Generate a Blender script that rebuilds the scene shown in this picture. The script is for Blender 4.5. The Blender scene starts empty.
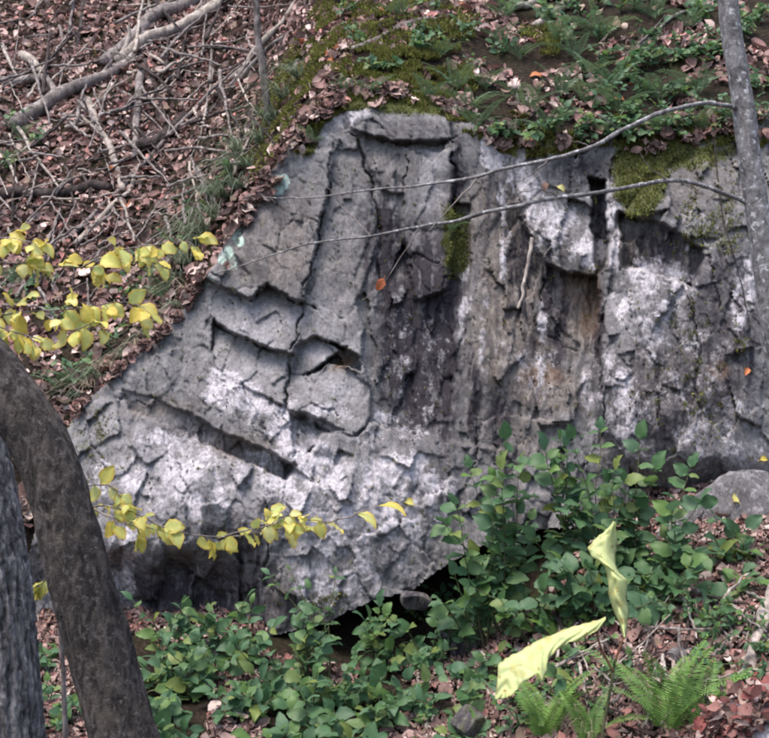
import bpy, bmesh, math, random
import numpy as np
from mathutils import Vector, Matrix, Euler

# ------------------------------------------------------------------ camera, sky, sun, exposure
SC = bpy.context.scene
COL = SC.collection
CY, CZ, F = -6.0, 1.45, 1153.0           # camera depth, eye height, focal length in photo pixels
cam_d = bpy.data.cameras.new('camera')
cam = bpy.data.objects.new('camera', cam_d)
COL.objects.link(cam)
cam.location = (0, CY, CZ)
cam.rotation_euler = (math.radians(90), 0, 0)
cam_d.sensor_fit = 'HORIZONTAL'
cam_d.sensor_width = 36.0
cam_d.lens = 36.0 * F / 769.0
cam_d.clip_start = 0.05
cam_d.clip_end = 500
SC.camera = cam

SUN_EL, SUN_AZ = 70.0, 228.0             # azimuth: direction the light comes from, clockwise from +Y
wd = bpy.data.worlds.new('World')
SC.world = wd
wd.use_nodes = True
wn = wd.node_tree
sky = wn.nodes.new('ShaderNodeTexSky')
sky.sky_type = 'NISHITA'
sky.sun_disc = False
sky.sun_elevation = math.radians(SUN_EL)
sky.sun_rotation = math.radians(SUN_AZ)
sky.dust_density = 4.0
sky.air_density = 1.0
bg = wn.nodes['Background']
wn.links.new(sky.outputs[0], bg.inputs[0])
bg.inputs[1].default_value = 0.15
sun_d = bpy.data.lights.new('sun', 'SUN')
sun_d.energy = 1.4
sun_d.angle = math.radians(25)
sun_d.color = (1.0, 0.93, 0.86)
sun = bpy.data.objects.new('sun', sun_d)
COL.objects.link(sun)
az, el = math.radians(SUN_AZ), math.radians(SUN_EL)
sdir = Vector((math.sin(az) * math.cos(el), math.cos(az) * math.cos(el), math.sin(el)))
sun.rotation_euler = sdir.to_track_quat('Z', 'Y').to_euler()
sun.location = sdir * 20
SC.view_settings.view_transform = 'Standard'
SC.view_settings.look = 'None'
SC.view_settings.exposure = 1.42
SC.view_settings.gamma = 1.0
SC.view_settings.use_curve_mapping = False
SC.cycles.filter_width = 2.2             # the photo is soft
SC.cycles.max_bounces = 5
SC.cycles.use_denoising = True

rng = np.random.default_rng(11)
rnd = random.Random(5)


# ------------------------------------------------------------------ helpers
def P(px, py, Y):
    d = Y - CY
    return np.array([(px - 384.5) / F * d, Y, CZ - (py - 369.0) / F * d])


def _hash(ix, iy, seed):
    h = (ix.astype(np.int64) * 374761393 + iy.astype(np.int64) * 668265263 + seed * 974634777) & 0x7fffffff
    h = ((h ^ (h >> 13)) * 1274126177) & 0x7fffffff
    h = h ^ (h >> 16)
    return (h & 0xffff) / 65535.0


def vnoise(x, y, seed=0):
    ix, iy = np.floor(x), np.floor(y)
    fx, fy = x - ix, y - iy
    fx = fx * fx * fx * (fx * (fx * 6 - 15) + 10)
    fy = fy * fy * fy * (fy * (fy * 6 - 15) + 10)
    a, b = _hash(ix, iy, seed), _hash(ix + 1, iy, seed)
    c, d = _hash(ix, iy + 1, seed), _hash(ix + 1, iy + 1, seed)
    return (a + (b - a) * fx) * (1 - fy) + (c + (d - c) * fx) * fy      # 0..1


def fbm(x, y, o=4, seed=0, gain=0.5):
    s, a, t = 0.0, 1.0, 0.0
    x = np.asarray(x, float)
    y = np.asarray(y, float)
    for k in range(o):
        s = s + a * (vnoise(x + 17.3 * k, y - 9.1 * k, seed + k) * 2 - 1)
        t += a
        a *= gain
        x, y = x * 2.03, y * 2.03
    return s / t


def inpoly(x, y, poly):
    r = np.zeros(x.shape, bool)
    n = len(poly)
    for i in range(n):
        x0, y0 = poly[i]
        x1, y1 = poly[(i + 1) % n]
        if y0 == y1:
            continue
        c = ((y0 > y) != (y1 > y)) & (x < (x1 - x0) * (y - y0) / (y1 - y0) + x0)
        r ^= c
    return r


def segdist(x, y, pts):
    best = np.full(x.shape, 1e9)
    for (x0, y0), (x1, y1) in zip(pts[:-1], pts[1:]):
        dx, dy = x1 - x0, y1 - y0
        t = np.clip(((x - x0) * dx + (y - y0) * dy) / (dx * dx + dy * dy + 1e-9), 0, 1)
        best = np.minimum(best, np.hypot(x - x0 - t * dx, y - y0 - t * dy))
    return best


def sstep(a, b, v):
    t = np.clip((v - a) / (b - a), 0, 1)
    return t * t * (3 - 2 * t)


def mesh_np(name, V, Fc, mat=None, smooth=True, attrs=None, colors=None):
    V = np.asarray(V, np.float32)
    Fc = np.asarray(Fc, np.int32)
    k = Fc.shape[1]
    me = bpy.data.meshes.new(name)
    me.vertices.add(len(V))
    me.vertices.foreach_set('co', V.ravel())
    me.loops.add(Fc.size)
    me.loops.foreach_set('vertex_index', Fc.ravel())
    me.polygons.add(len(Fc))
    me.polygons.foreach_set('loop_start', np.arange(len(Fc), dtype=np.int32) * k)
    me.polygons.foreach_set('loop_total', np.full(len(Fc), k, np.int32))
    me.polygons.foreach_set('use_smooth', np.full(len(Fc), smooth))
    for nm, a in (attrs or {}).items():
        at = me.attributes.new(nm, 'FLOAT', 'POINT')
        at.data.foreach_set('value', np.asarray(a, np.float32))
    if colors is not None:
        at = me.attributes.new('tint', 'FLOAT_COLOR', 'POINT')
        c4 = np.ones((len(V), 4), np.float32)
        c4[:, :3] = colors
        at.data.foreach_set('color', c4.ravel())
    if mat:
        me.materials.append(mat)
    me.update()
    me.validate()
    return me


def link(name, me, parent=None, label=None, cat=None, group=None, kind=None, loc=None, rot=None, scale=None):
    o = bpy.data.objects.new(name, me)
    COL.objects.link(o)
    if parent:
        o.parent = parent
    if label:
        o['label'] = label
    if cat:
        o['category'] = cat
    if group:
        o['group'] = group
    if kind:
        o['kind'] = kind
    if loc is not None:
        o.location = loc
    if rot is not None:
        if isinstance(rot, Matrix):
            o.rotation_euler = rot.to_euler()
        else:
            o.rotation_euler = rot
    if scale is not None:
        o.scale = (scale,) * 3 if np.isscalar(scale) else scale
    return o


def crom(pts, n):
    """Catmull-Rom resampling of a polyline with extra per-point columns."""
    p = np.asarray(pts, float)
    p = np.vstack([2 * p[0] - p[1], p, 2 * p[-1] - p[-2]])
    m = len(p) - 3
    t = np.linspace(0, m - 1e-6, n)
    i = t.astype(int)
    f = (t - i)[:, None]
    a, b, c, d = p[i], p[i + 1], p[i + 2], p[i + 3]
    return 0.5 * (2 * b + (c - a) * f + (2 * a - 5 * b + 4 * c - d) * f ** 2 + (3 * b - a - 3 * c + d) * f ** 3)


def tube(pts, rad, n=24, seg=8, rough=0.0, seed=0, wob=0.0, disp=None):
    """pts (k,3), rad (k,) -> verts, quads of a closed tapered limb."""
    q = crom(np.column_stack([pts, rad]), n)
    c, r = q[:, :3].copy(), q[:, 3]
    if wob:
        s = np.linspace(0, 6, n)
        for ax in range(3):
            c[:, ax] += wob * fbm(s + ax * 31.7, s * 0 + seed * 3.1, 3, seed)
    T = np.gradient(c, axis=0)
    T /= np.linalg.norm(T, axis=1)[:, None] + 1e-12
    ref = np.array([0.31, 0.9, 0.2]) if abs(T[0] @ np.array([0.31, 0.9, 0.2])) < 0.9 else np.array([1.0, 0, 0])
    N = np.zeros_like(T)
    v = ref - T[0] * (ref @ T[0])
    for i in range(n):
        v = v - T[i] * (v @ T[i])
        v /= np.linalg.norm(v) + 1e-12
        N[i] = v
    B = np.cross(T, N)
    th = np.linspace(0, 2 * np.pi, seg, endpoint=False)
    L = np.concatenate([[0], np.cumsum(np.linalg.norm(np.diff(c, axis=0), axis=1))])
    R = np.repeat(r[:, None], seg, 1)
    TH, LL = np.meshgrid(th, L)
    if rough:
        ca, sa = np.cos(TH), np.sin(TH)
        k = 1.0 / max(r.max(), 1e-4)
        R = R * (1 + rough * (fbm(ca * 1.3 + 5 + LL * k * 0.4, sa * 1.3 + LL * k * 0.3, 4, seed)))
    if disp is not None:
        R = R + disp(TH, LL, R)
    V = c[:, None, :] + R[..., None] * (np.cos(TH)[..., None] * N[:, None, :] + np.sin(TH)[..., None] * B[:, None, :])
    V = V.reshape(-1, 3)
    i = np.arange(n - 1)[:, None] * seg
    j = np.arange(seg)[None, :]
    Q = np.stack([i + j, i + (j + 1) % seg, i + seg + (j + 1) % seg, i + seg + j], -1).reshape(-1, 4)
    # end caps as quads fans to a centre vertex (degenerate-free: use triangles doubled)
    nv = len(V)
    V = np.vstack([V, c[0] - T[0] * r[0] * 0.3, c[-1] + T[-1] * r[-1] * 0.5])
    js = np.arange(0, seg, 2)
    cap0 = np.stack([np.full(len(js), nv), (js + 2) % seg, (js + 1) % seg, js], 1)
    b0 = (n - 1) * seg
    cap1 = np.stack([np.full(len(js), nv + 1), b0 + js, b0 + (js + 1) % seg, b0 + (js + 2) % seg], 1)
    return V, np.vstack([Q, cap0, cap1])


def join(parts):
    Vs, Fs, o = [], [], 0
    for V, Q in parts:
        Vs.append(V)
        Fs.append(Q + o)
        o += len(V)
    return np.vstack(Vs), np.vstack(Fs)


# ------------------------------------------------------------------ materials
def newmat(name):
    m = bpy.data.materials.new(name)
    m.use_nodes = True
    nt = m.node_tree
    nt.nodes.clear()
    out = nt.nodes.new('ShaderNodeOutputMaterial')
    return m, nt, out


class NT:
    def __init__(s, nt):
        s.nt = nt

    def n(s, t, **kw):
        nd = s.nt.nodes.new(t)
        for k, v in kw.items():
            setattr(nd, k, v)
        return nd

    def l(s, a, b):
        s.nt.links.new(a, b)

    def noise(s, vec, scale, detail=4, rough=0.55, dist=0.0):
        nd = s.n('ShaderNodeTexNoise')
        nd.inputs['Scale'].default_value = scale
        nd.inputs['Detail'].default_value = detail
        nd.inputs['Roughness'].default_value = rough
        nd.inputs['Distortion'].default_value = dist
        if vec is not None:
            s.l(vec, nd.inputs['Vector'])
        return nd.outputs['Fac']

    def ramp(s, f, stops):
        nd = s.n('ShaderNodeValToRGB')
        e = nd.color_ramp.elements
        while len(e) < len(stops):
            e.new(0.5)
        for el, (p, c) in zip(e, stops):
            el.position = p
            el.color = (*c, 1) if len(c) == 3 else c
        s.l(f, nd.inputs[0])
        return nd.outputs[0]

    def mix(s, f, a, b, mode='MIX'):
        nd = s.n('ShaderNodeMix', data_type='RGBA', blend_type=mode)
        for sock, v in ((nd.inputs[0], f), (nd.inputs[6], a), (nd.inputs[7], b)):
            if isinstance(v, (int, float)):
                sock.default_value = v
            elif isinstance(v, tuple):
                sock.default_value = (*v, 1)
            else:
                s.l(v, sock)
        return nd.outputs[2]

    def math(s, op, a, b=None, c=None, clamp=False):
        nd = s.n('ShaderNodeMath', operation=op, use_clamp=clamp)
        for i, v in enumerate((a, b, c)):
            if v is None:
                continue
            if isinstance(v, (int, float)):
                nd.inputs[i].default_value = v
            else:
                s.l(v, nd.inputs[i])
        return nd.outputs[0]

    def attr(s, name):
        return s.n('ShaderNodeAttribute', attribute_name=name)

    def mapping(s, vec, scale=(1, 1, 1), rot=(0, 0, 0)):
        nd = s.n('ShaderNodeMapping')
        nd.inputs['Scale'].default_value = scale
        nd.inputs['Rotation'].default_value = rot
        s.l(vec, nd.inputs['Vector'])
        return nd.outputs[0]

    def bump(s, h, strength=0.5, dist=0.02, normal=None):
        nd = s.n('ShaderNodeBump')
        nd.inputs['Strength'].default_value = strength
        nd.inputs['Distance'].default_value = dist
        s.l(h, nd.inputs['Height'])
        if normal is not None:
            s.l(normal, nd.inputs['Normal'])
        return nd.outputs[0]

    def bsdf(s, color, rough=0.85, normal=None, spec=0.3):
        nd = s.n('ShaderNodeBsdfPrincipled')
        if isinstance(color, tuple):
            nd.inputs['Base Color'].default_value = (*color, 1)
        else:
            s.l(color, nd.inputs['Base Color'])
        if isinstance(rough, (int, float)):
            nd.inputs['Roughness'].default_value = rough
        else:
            s.l(rough, nd.inputs['Roughness'])
        nd.inputs['Specular IOR Level'].default_value = spec
        if normal is not None:
            s.l(normal, nd.inputs['Normal'])
        return nd.outputs[0]


def rock_material():
    m, nt, out = newmat('lichened_rock')
    g = NT(nt)
    co = g.n('ShaderNodeTexCoord').outputs['Object']
    streak = g.mapping(co, (1, 1, 0.22))
    n_big = g.noise(co, 2.3, 6, 0.6)
    n_mid = g.noise(co, 16, 6, 0.65)
    n_str = g.noise(streak, 26, 5, 0.65, 0.4)
    n_fine = g.noise(co, 85, 4, 0.7)
    base = g.ramp(n_big, [(0.32, (0.115, 0.112, 0.115)), (0.5, (0.18, 0.177, 0.181)), (0.68, (0.245, 0.242, 0.248))])
    base = g.mix(g.ramp(n_mid, [(0.4, (0, 0, 0)), (0.62, (1, 1, 1))]), g.mix(0.4, base, (0.06, 0.056, 0.058)), base)
    # pale slabs, brown stain, dark algae streaks, shade put in under the overhangs, moss, lichen from painted masks, broken up by noise
    pale = g.attr('pale').outputs['Fac']
    base = g.mix(g.math('MULTIPLY', pale, 0.75), base, g.mix(g.ramp(g.noise(co, 9, 7, 0.72, 0.5), [(0.33, (0, 0, 0)), (0.66, (1, 1, 1))]), (0.135, 0.128, 0.13), (0.37, 0.36, 0.382)))
    brown = g.attr('brown').outputs['Fac']
    bcol = g.ramp(n_str, [(0.35, (0.06, 0.049, 0.043)), (0.52, (0.145, 0.122, 0.106)), (0.68, (0.26, 0.235, 0.215))])
    bf = g.math('MULTIPLY', brown, g.ramp(n_mid, [(0.3, (0.25,) * 3), (0.6, (1, 1, 1))]))
    base = g.mix(bf, base, bcol)
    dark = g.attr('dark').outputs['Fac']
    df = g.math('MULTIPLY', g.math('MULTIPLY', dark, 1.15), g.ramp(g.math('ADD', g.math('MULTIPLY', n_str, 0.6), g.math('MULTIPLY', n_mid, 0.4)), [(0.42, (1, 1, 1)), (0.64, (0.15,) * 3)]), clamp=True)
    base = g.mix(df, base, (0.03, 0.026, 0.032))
    rust = g.attr('rust').outputs['Fac']
    base = g.mix(g.math('MULTIPLY', rust, n_mid), base, (0.24, 0.12, 0.05))
    lich = g.attr('lichen').outputs['Fac']
    vor = g.n('ShaderNodeTexVoronoi', feature='F1')
    vor.inputs['Scale'].default_value = 42
    dco = g.n('ShaderNodeVectorMath', operation='ADD')
    nz = g.n('ShaderNodeTexNoise')
    nz.inputs['Scale'].default_value = 30
    g.l(co, nz.inputs['Vector'])
    sc = g.n('ShaderNodeVectorMath', operation='SCALE')
    sc.inputs['Scale'].default_value = 0.03
    g.l(nz.outputs['Color'], sc.inputs[0])
    g.l(co, dco.inputs[0])
    g.l(sc.outputs[0], dco.inputs[1])
    g.l(dco.outputs[0], vor.inputs['Vector'])
    sp = g.math('ADD', g.math('MULTIPLY', n_mid, 0.45), g.math('MULTIPLY', g.noise(g.mapping(co, (1, 1, 0.7)), 40, 6, 0.72), 0.75))
    th = g.math('SUBTRACT', g.math('ADD', sp, g.math('MULTIPLY', lich, 0.62)), 0.87)
    lf = g.math('MULTIPLY', th, 5.0, clamp=True)
    lcol = g.ramp(g.math('ADD', g.math('MULTIPLY', n_fine, 0.7), g.math('MULTIPLY', vor.outputs['Distance'], 0.35)),
                  [(0.3, (0.60, 0.58, 0.62)), (0.55, (0.45, 0.43, 0.46)), (0.75, (0.25, 0.238, 0.252))])
    base = g.mix(g.math('MULTIPLY', lf, 0.9), base, lcol)
    teal = g.attr('teal').outputs['Fac']
    base = g.mix(g.math('MULTIPLY', g.math('SUBTRACT', g.math('ADD', g.math('MULTIPLY', teal, .75), n_mid), 0.92), 9, clamp=True), base, g.mix(n_fine, (0.30, 0.42, 0.36), (0.5, 0.62, 0.54)))
    moss = g.attr('moss').outputs['Fac']
    mth = g.math('MULTIPLY', g.math('SUBTRACT', g.math('ADD', n_mid, moss), 0.85), 5, clamp=True)
    base = g.mix(mth, base, g.ramp(n_fine, [(0.35, (0.035, 0.038, 0.018)), (0.65, (0.10, 0.115, 0.035))]))
    grain = g.noise(g.mapping(co, (1, 1, 0.6)), 52, 7, 0.78, 0.3)
    base = g.mix(0.75, base, g.ramp(grain, [(0.36, (0.38, 0.37, 0.38)), (0.5, (0.95,) * 3), (0.64, (1.35, 1.34, 1.36))]), 'MULTIPLY')
    base = g.mix(0.35, base, g.ramp(n_fine, [(0.3, (0.35,) * 3), (0.7, (1.05,) * 3)]), 'MULTIPLY')
    h = g.math('ADD', g.math('MULTIPLY', n_mid, 0.35), g.math('ADD', g.math('MULTIPLY', n_fine, 0.5), g.math('ADD', g.math('MULTIPLY', g.noise(co, 210, 3, 0.7), 0.3), g.math('MULTIPLY', lf, 0.15))))
    nrm = g.bump(h, 0.8, 0.011)
    g.l(g.bsdf(base, 0.86, nrm, 0.25), out.inputs[0])
    return m


def bark_material(name, dark, mid, light, scale, zs=0.25, bstr=0.8, bdist=0.01, spots=None, moss=None):
    m, nt, out = newmat(name)
    g = NT(nt)
    co = g.n('ShaderNodeTexCoord').outputs['Object']
    st = g.mapping(co, (1, 1, zs))
    n1 = g.noise(st, scale, 6, 0.65, 0.6)
    n2 = g.noise(co, scale * 4.0, 4, 0.65)
    n3 = g.noise(co, scale * 0.25, 3, 0.6)
    c = g.ramp(n1, [(0.34, dark), (0.5, mid), (0.68, light)])
    c = g.mix(0.5, c, g.ramp(n2, [(0.3, (0.4,) * 3), (0.7, (1.2,) * 3)]), 'MULTIPLY')
    c = g.mix(0.55, c, g.ramp(n3, [(0.35, (0.55,) * 3), (0.65, (1.15,) * 3)]), 'MULTIPLY')
    if spots:
        c = g.mix(g.ramp(g.noise(co, scale * 1.2, 4, 0.6), [(0.56, (0,) * 3), (0.66, (1,) * 3)]), c, spots)
    if moss:
        c = g.mix(g.ramp(g.noise(co, scale * 0.3, 5, 0.65), [(0.50, (0,) * 3), (0.66, (0.75,) * 3)]), c, moss)
    nrm = g.bump(g.math('ADD', n1, g.math('MULTIPLY', n2, 0.4)), bstr, bdist)
    g.l(g.bsdf(c, 0.88, nrm, 0.2), out.inputs[0])
    return m


def leaf_material(name, stops, trans=0.35, rough=0.5, spec=0.35, edge=None, use_tint=False, spot=None):
    """stops: colours mixed by the object's own random number, plus blotches and veins."""
    m, nt, out = newmat(name)
    g = NT(nt)
    co = g.n('ShaderNodeTexCoord').outputs['Object']
    if use_tint:
        c = g.attr('tint').outputs['Color']
        n1 = g.noise(co, 60, 3, 0.6)
        c = g.mix(0.6, c, g.ramp(n1, [(0.3, (0.55,) * 3), (0.7, (1.15,) * 3)]), 'MULTIPLY')
    else:
        r = g.n('ShaderNodeObjectInfo').outputs['Random']
        c = g.ramp(r, [(i / max(1, len(stops) - 1), s) for i, s in enumerate(stops)])
        n1 = g.noise(co, 28, 4, 0.6)
        c = g.mix(0.6, c, g.ramp(n1, [(0.3, (0.6,) * 3), (0.7, (1.2,) * 3)]), 'MULTIPLY')
        if edge:
            e = g.attr('edge').outputs['Fac']
            ef = g.math('MULTIPLY', g.math('ADD', e, g.math('MULTIPLY', g.math('SUBTRACT', n1, 0.5), 0.8)), 1.0, clamp=True)
            c = g.mix(ef, c, edge)
        if spot:
            c = g.mix(g.ramp(g.noise(co, 45, 3, 0.6), [(0.62, (0,) * 3), (0.68, (1,) * 3)]), c, spot)
    b = g.bsdf(c, rough, None, spec)
    t = g.n('ShaderNodeBsdfTranslucent')
    g.l(c, t.inputs[0])
    mx = g.n('ShaderNodeMixShader')
    mx.inputs[0].default_value = trans
    g.l(b, mx.inputs[1])
    g.l(t.outputs[0], mx.inputs[2])
    g.l(mx.outputs[0], out.inputs[0])
    return m


def soil_material():
    m, nt, out = newmat('forest_soil')
    g = NT(nt)
    co = g.n('ShaderNodeTexCoord').outputs['Object']
    n1 = g.noise(co, 4, 6, 0.65)
    n2 = g.noise(co, 40, 5, 0.7)
    c = g.ramp(n2, [(0.3, (0.010, 0.008, 0.006)), (0.5, (0.030, 0.022, 0.017)), (0.7, (0.08, 0.056, 0.045))])
    c = g.mix(g.ramp(n1, [(0.45, (0,) * 3), (0.65, (1,) * 3)]), c, g.mix(0.5, c, (0.03, 0.035, 0.012)))
    nrm = g.bump(n2, 1.0, 0.04)
    g.l(g.bsdf(c, 0.95, nrm, 0.1), out.inputs[0])
    return m


M_ROCK = rock_material()
M_SOIL = soil_material()
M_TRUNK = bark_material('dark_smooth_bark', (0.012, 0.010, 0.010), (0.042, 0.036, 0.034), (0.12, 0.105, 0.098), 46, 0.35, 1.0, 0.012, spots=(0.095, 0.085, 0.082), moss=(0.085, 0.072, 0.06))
M_FURROW = bark_material('furrowed_grey_bark', (0.04, 0.037, 0.037), (0.15, 0.142, 0.144), (0.34, 0.325, 0.33), 40, 0.3, 0.9, 0.012)
M_SAPL = bark_material('mottled_sapling_bark', (0.075, 0.07, 0.07), (0.17, 0.163, 0.165), (0.30, 0.29, 0.295), 34, 0.8, 0.5, 0.004, spots=(0.40, 0.40, 0.41))
M_TWIG = bark_material('grey_dead_wood', (0.06, 0.05, 0.047), (0.17, 0.145, 0.138), (0.33, 0.295, 0.285), 22, 0.5, 0.6, 0.004)
M_PALEWOOD = bark_material('bleached_dead_wood', (0.14, 0.115, 0.1), (0.30, 0.26, 0.23), (0.46, 0.41, 0.37), 22, 0.5, 0.6, 0.004)
M_DARKWOOD = bark_material('rotting_dark_wood', (0.012, 0.009, 0.009), (0.035, 0.026, 0.025), (0.085, 0.066, 0.062), 18, 0.5, 0.7, 0.006)
M_GREEN = leaf_material('green_leaf', [(0.05, 0.12, 0.055), (0.075, 0.16, 0.062), (0.09, 0.17, 0.095), (0.13, 0.23, 0.06), (0.06, 0.135, 0.07), (0.10, 0.19, 0.10), (0.19, 0.24, 0.06)], 0.4, 0.52, 0.35, spot=(0.16, 0.12, 0.05))
M_YELLOW = leaf_material('yellow_autumn_leaf', [(0.66, 0.68, 0.20), (0.72, 0.74, 0.30), (0.74, 0.60, 0.12), (0.56, 0.64, 0.22), (0.76, 0.75, 0.34), (0.46, 0.56, 0.2)], 0.5, 0.5, 0.35, edge=(0.66, 0.46, 0.08))
M_YGREEN = leaf_material('yellowing_leaf', [(0.54, 0.60, 0.20), (0.46, 0.54, 0.18), (0.66, 0.62, 0.16), (0.38, 0.47, 0.17)], 0.5, 0.5, 0.35, edge=(0.55, 0.36, 0.05))
M_PALELEAF = leaf_material('pale_yellow_leaf', [(0.68, 0.76, 0.38), (0.70, 0.77, 0.42)], 0.55, 0.75, 0.12, edge=(0.55, 0.50, 0.2), spot=(0.45, 0.36, 0.14))
M_LITTER = leaf_material('leaf_litter', [], 0.12, 0.75, 0.2, use_tint=True)
M_TAN = leaf_material('tan_dead_leaf', [(0.24, 0.155, 0.115), (0.33, 0.235, 0.18), (0.17, 0.095, 0.07), (0.42, 0.33, 0.27), (0.28, 0.17, 0.13)], 0.15, 0.7, 0.25)
M_RED = leaf_material('red_dead_leaf', [(0.15, 0.045, 0.042), (0.21, 0.08, 0.07), (0.28, 0.18, 0.155), (0.11, 0.035, 0.033), (0.36, 0.26, 0.23)], 0.15, 0.6, 0.35)
M_ORANGE = leaf_material('orange_dead_leaf', [(0.42, 0.14, 0.05), (0.48, 0.2, 0.08), (0.36, 0.1, 0.04)], 0.2, 0.6, 0.3)
M_FERN = leaf_material('fern_green', [(0.11, 0.22, 0.05), (0.15, 0.27, 0.06), (0.11, 0.21, 0.07)], 0.3, 0.5, 0.35)
M_FERNDK = leaf_material('evergreen_fern', [(0.13, 0.215, 0.12), (0.10, 0.17, 0.09), (0.17, 0.25, 0.12)], 0.25, 0.5, 0.4)
M_SEDGE = leaf_material('grey_green_sedge', [(0.17, 0.22, 0.14), (0.20, 0.24, 0.16), (0.14, 0.18, 0.12)], 0.25, 0.55, 0.3)
M_STRAW = leaf_material('dry_straw', [(0.35, 0.30, 0.22), (0.42, 0.37, 0.28)], 0.2, 0.7, 0.2)
M_MOSS = leaf_material('moss_green', [], 0.2, 0.8, 0.1, use_tint=True)
M_STEMG = bark_material('green_brown_stem', (0.04, 0.05, 0.025), (0.08, 0.085, 0.04), (0.13, 0.12, 0.07), 40, 0.3, 0.3, 0.002)
M_STEMR = bark_material('reddish_stem', (0.14, 0.055, 0.03), (0.24, 0.11, 0.06), (0.33, 0.17, 0.09), 40, 0.3, 0.3, 0.002)

# ------------------------------------------------------------------ ground
H0X = np.array([-8, -4, -2.4, -1.95, -1.63, -1.30, -0.95, -0.72, -0.50, -0.25, 0.0, 0.55, 1.1, 1.7, 2.4, 5, 9.])
H0Z = np.array([0.2, 0.55, 0.88, 1.08, 1.26, 1.58, 1.96, 2.38, 2.72, 2.98, 3.06, 3.02, 2.92, 2.92, 2.95, 3.1, 3.3])
YTX = np.array([-9, -2.2, -1.8, -1.3, -0.5, 0.0, 0.6, 1.1, 2.0, 9])
YTV = np.array([0.55, 0.55, 0.78, 0.92, 1.05, 1.12, 1.16, 1.12, 1.0, 0.9])
LOX = np.array([-9, -3, -1.5, -0.9, -0.2, 0.3, 0.6, 1.1, 1.6, 2.3, 5, 9.])
LOZ = np.array([0.05, 0.0, -0.02, -0.03, -0.04, 0.10, 0.27, 0.52, 0.72, 0.86, 1.2, 1.5])


def ground_z(x, y):
    x = np.asarray(x, float)
    y = np.asarray(y, float)
    h0 = np.interp(x, H0X, H0Z)
    yt = np.interp(x, YTX, YTV)
    sf = np.interp(x, [-2.4, -2.0, -1.7], [0.8, 2.5, 9.0])
    hill = np.where(y > yt, h0 + 0.84 * (y - yt) - 0.012 * np.maximum(y - 5, 0) ** 2 * (y < 40), h0 + sf * (y - yt))
    t = np.clip(-y, 0, None)
    lo = np.interp(x, LOX, LOZ)
    sl = np.interp(x, [-2, -0.5, 0.6, 2], [0.16, 0.2, 0.36, 0.33])
    low = lo - sl * np.minimum(t, 1.6) - 0.05 * np.clip(t - 1.6, 0, 3)
    low = np.maximum(low, -0.42 - 0.02 * x)
    low = low + 0.25 * np.clip(y, 0, 1) - 0.26 * np.exp(-((x - 0.42) / 0.5) ** 2 - ((y - 0.2) / 0.32) ** 2)
    k = 0.05
    z = np.maximum(hill, low) + k * np.exp(-np.abs(hill - low) / k) * 0.3
    z = z + 0.07 * fbm(x * 1.1, y * 1.1, 3, 71) + 0.025 * fbm(x * 5, y * 5, 3, 72)
    return z


def ground_n(x, y, e=0.04):
    gx = (ground_z(x + e, y) - ground_z(x - e, y)) / (2 * e)
    gy = (ground_z(x, y + e) - ground_z(x, y - e)) / (2 * e)
    n = np.stack([-gx, -gy, np.ones_like(gx)], -1)
    return n / np.linalg.norm(n, axis=-1, keepdims=True)


def pix_ground(px, py, d0=1.5, d1=40, n=1500):
    """first point of the ground along the line of sight through a photo pixel"""
    d = np.linspace(d0, d1, n)
    x = (px - 384.5) / F * d
    z = CZ - (py - 369.0) / F * d
    y = d + CY
    below = z < ground_z(x, y)
    i = int(np.argmax(below)) if below.any() else n - 1
    return np.array([x[i], y[i], float(ground_z(x[i], y[i]))])


def make_ground():
    xs = np.concatenate([np.arange(-40, -5, 1.0), np.arange(-5, 4.5, 0.045), np.arange(4.5, 41, 1.0)])
    ys = np.concatenate([np.arange(-40, -4, 1.0), np.arange(-4, 2.5, 0.04), np.arange(2.5, 9, 0.08), np.arange(9, 61, 1.0)])
    X, Y = np.meshgrid(xs, ys)
    Z = ground_z(X, Y)
    V = np.stack([X, Y, Z], -1).reshape(-1, 3)
    nx, ny = len(xs), len(ys)
    i = np.arange(ny - 1)[:, None] * nx + np.arange(nx - 1)[None, :]
    Q = np.stack([i, i + 1, i + nx + 1, i + nx], -1).reshape(-1, 4)
    link('ground', mesh_np('ground', V, Q, M_SOIL), kind='structure', label='brown forest floor and leafy hillside around the rock')


make_ground()

# ------------------------------------------------------------------ the rock outcrop
RS = 1.35                                   # grid step in photo pixels
UX = np.arange(20, 905, RS)
VY = np.arange(66, 672, RS)
U, W = np.meshgrid(UX, VY)
# irregular edges: look zones up through a small warp
WU = U + 3.2 * fbm(U / 22, W / 22, 3, 1) + 1.2 * fbm(U / 6, W / 6, 2, 2)
WV = W + 3.2 * fbm(U / 22 + 50, W / 22, 3, 3) + 1.2 * fbm(U / 6 + 50, W / 6, 2, 4)

OUTLINE = [(30, 665), (28, 560), (40, 500), (62, 440), (78, 410), (100, 388), (135, 356), (165, 330), (188, 300), (204, 274), (222, 248),
           (248, 208), (268, 175), (284, 150), (303, 122), (322, 98), (350, 84), (400, 86), (440, 92), (470, 100), (482, 124),
           (520, 126), (560, 132), (600, 132), (640, 126), (700, 116), (770, 112), (905, 110), (905, 500), (850, 480), (769, 474),
           (735, 490), (690, 491), (660, 492), (640, 505), (600, 522), (540, 532), (500, 538), (470, 552), (440, 570), (415, 588),
           (372, 602), (330, 622), (290, 634), (250, 640), (180, 655), (130, 665)]
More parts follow.
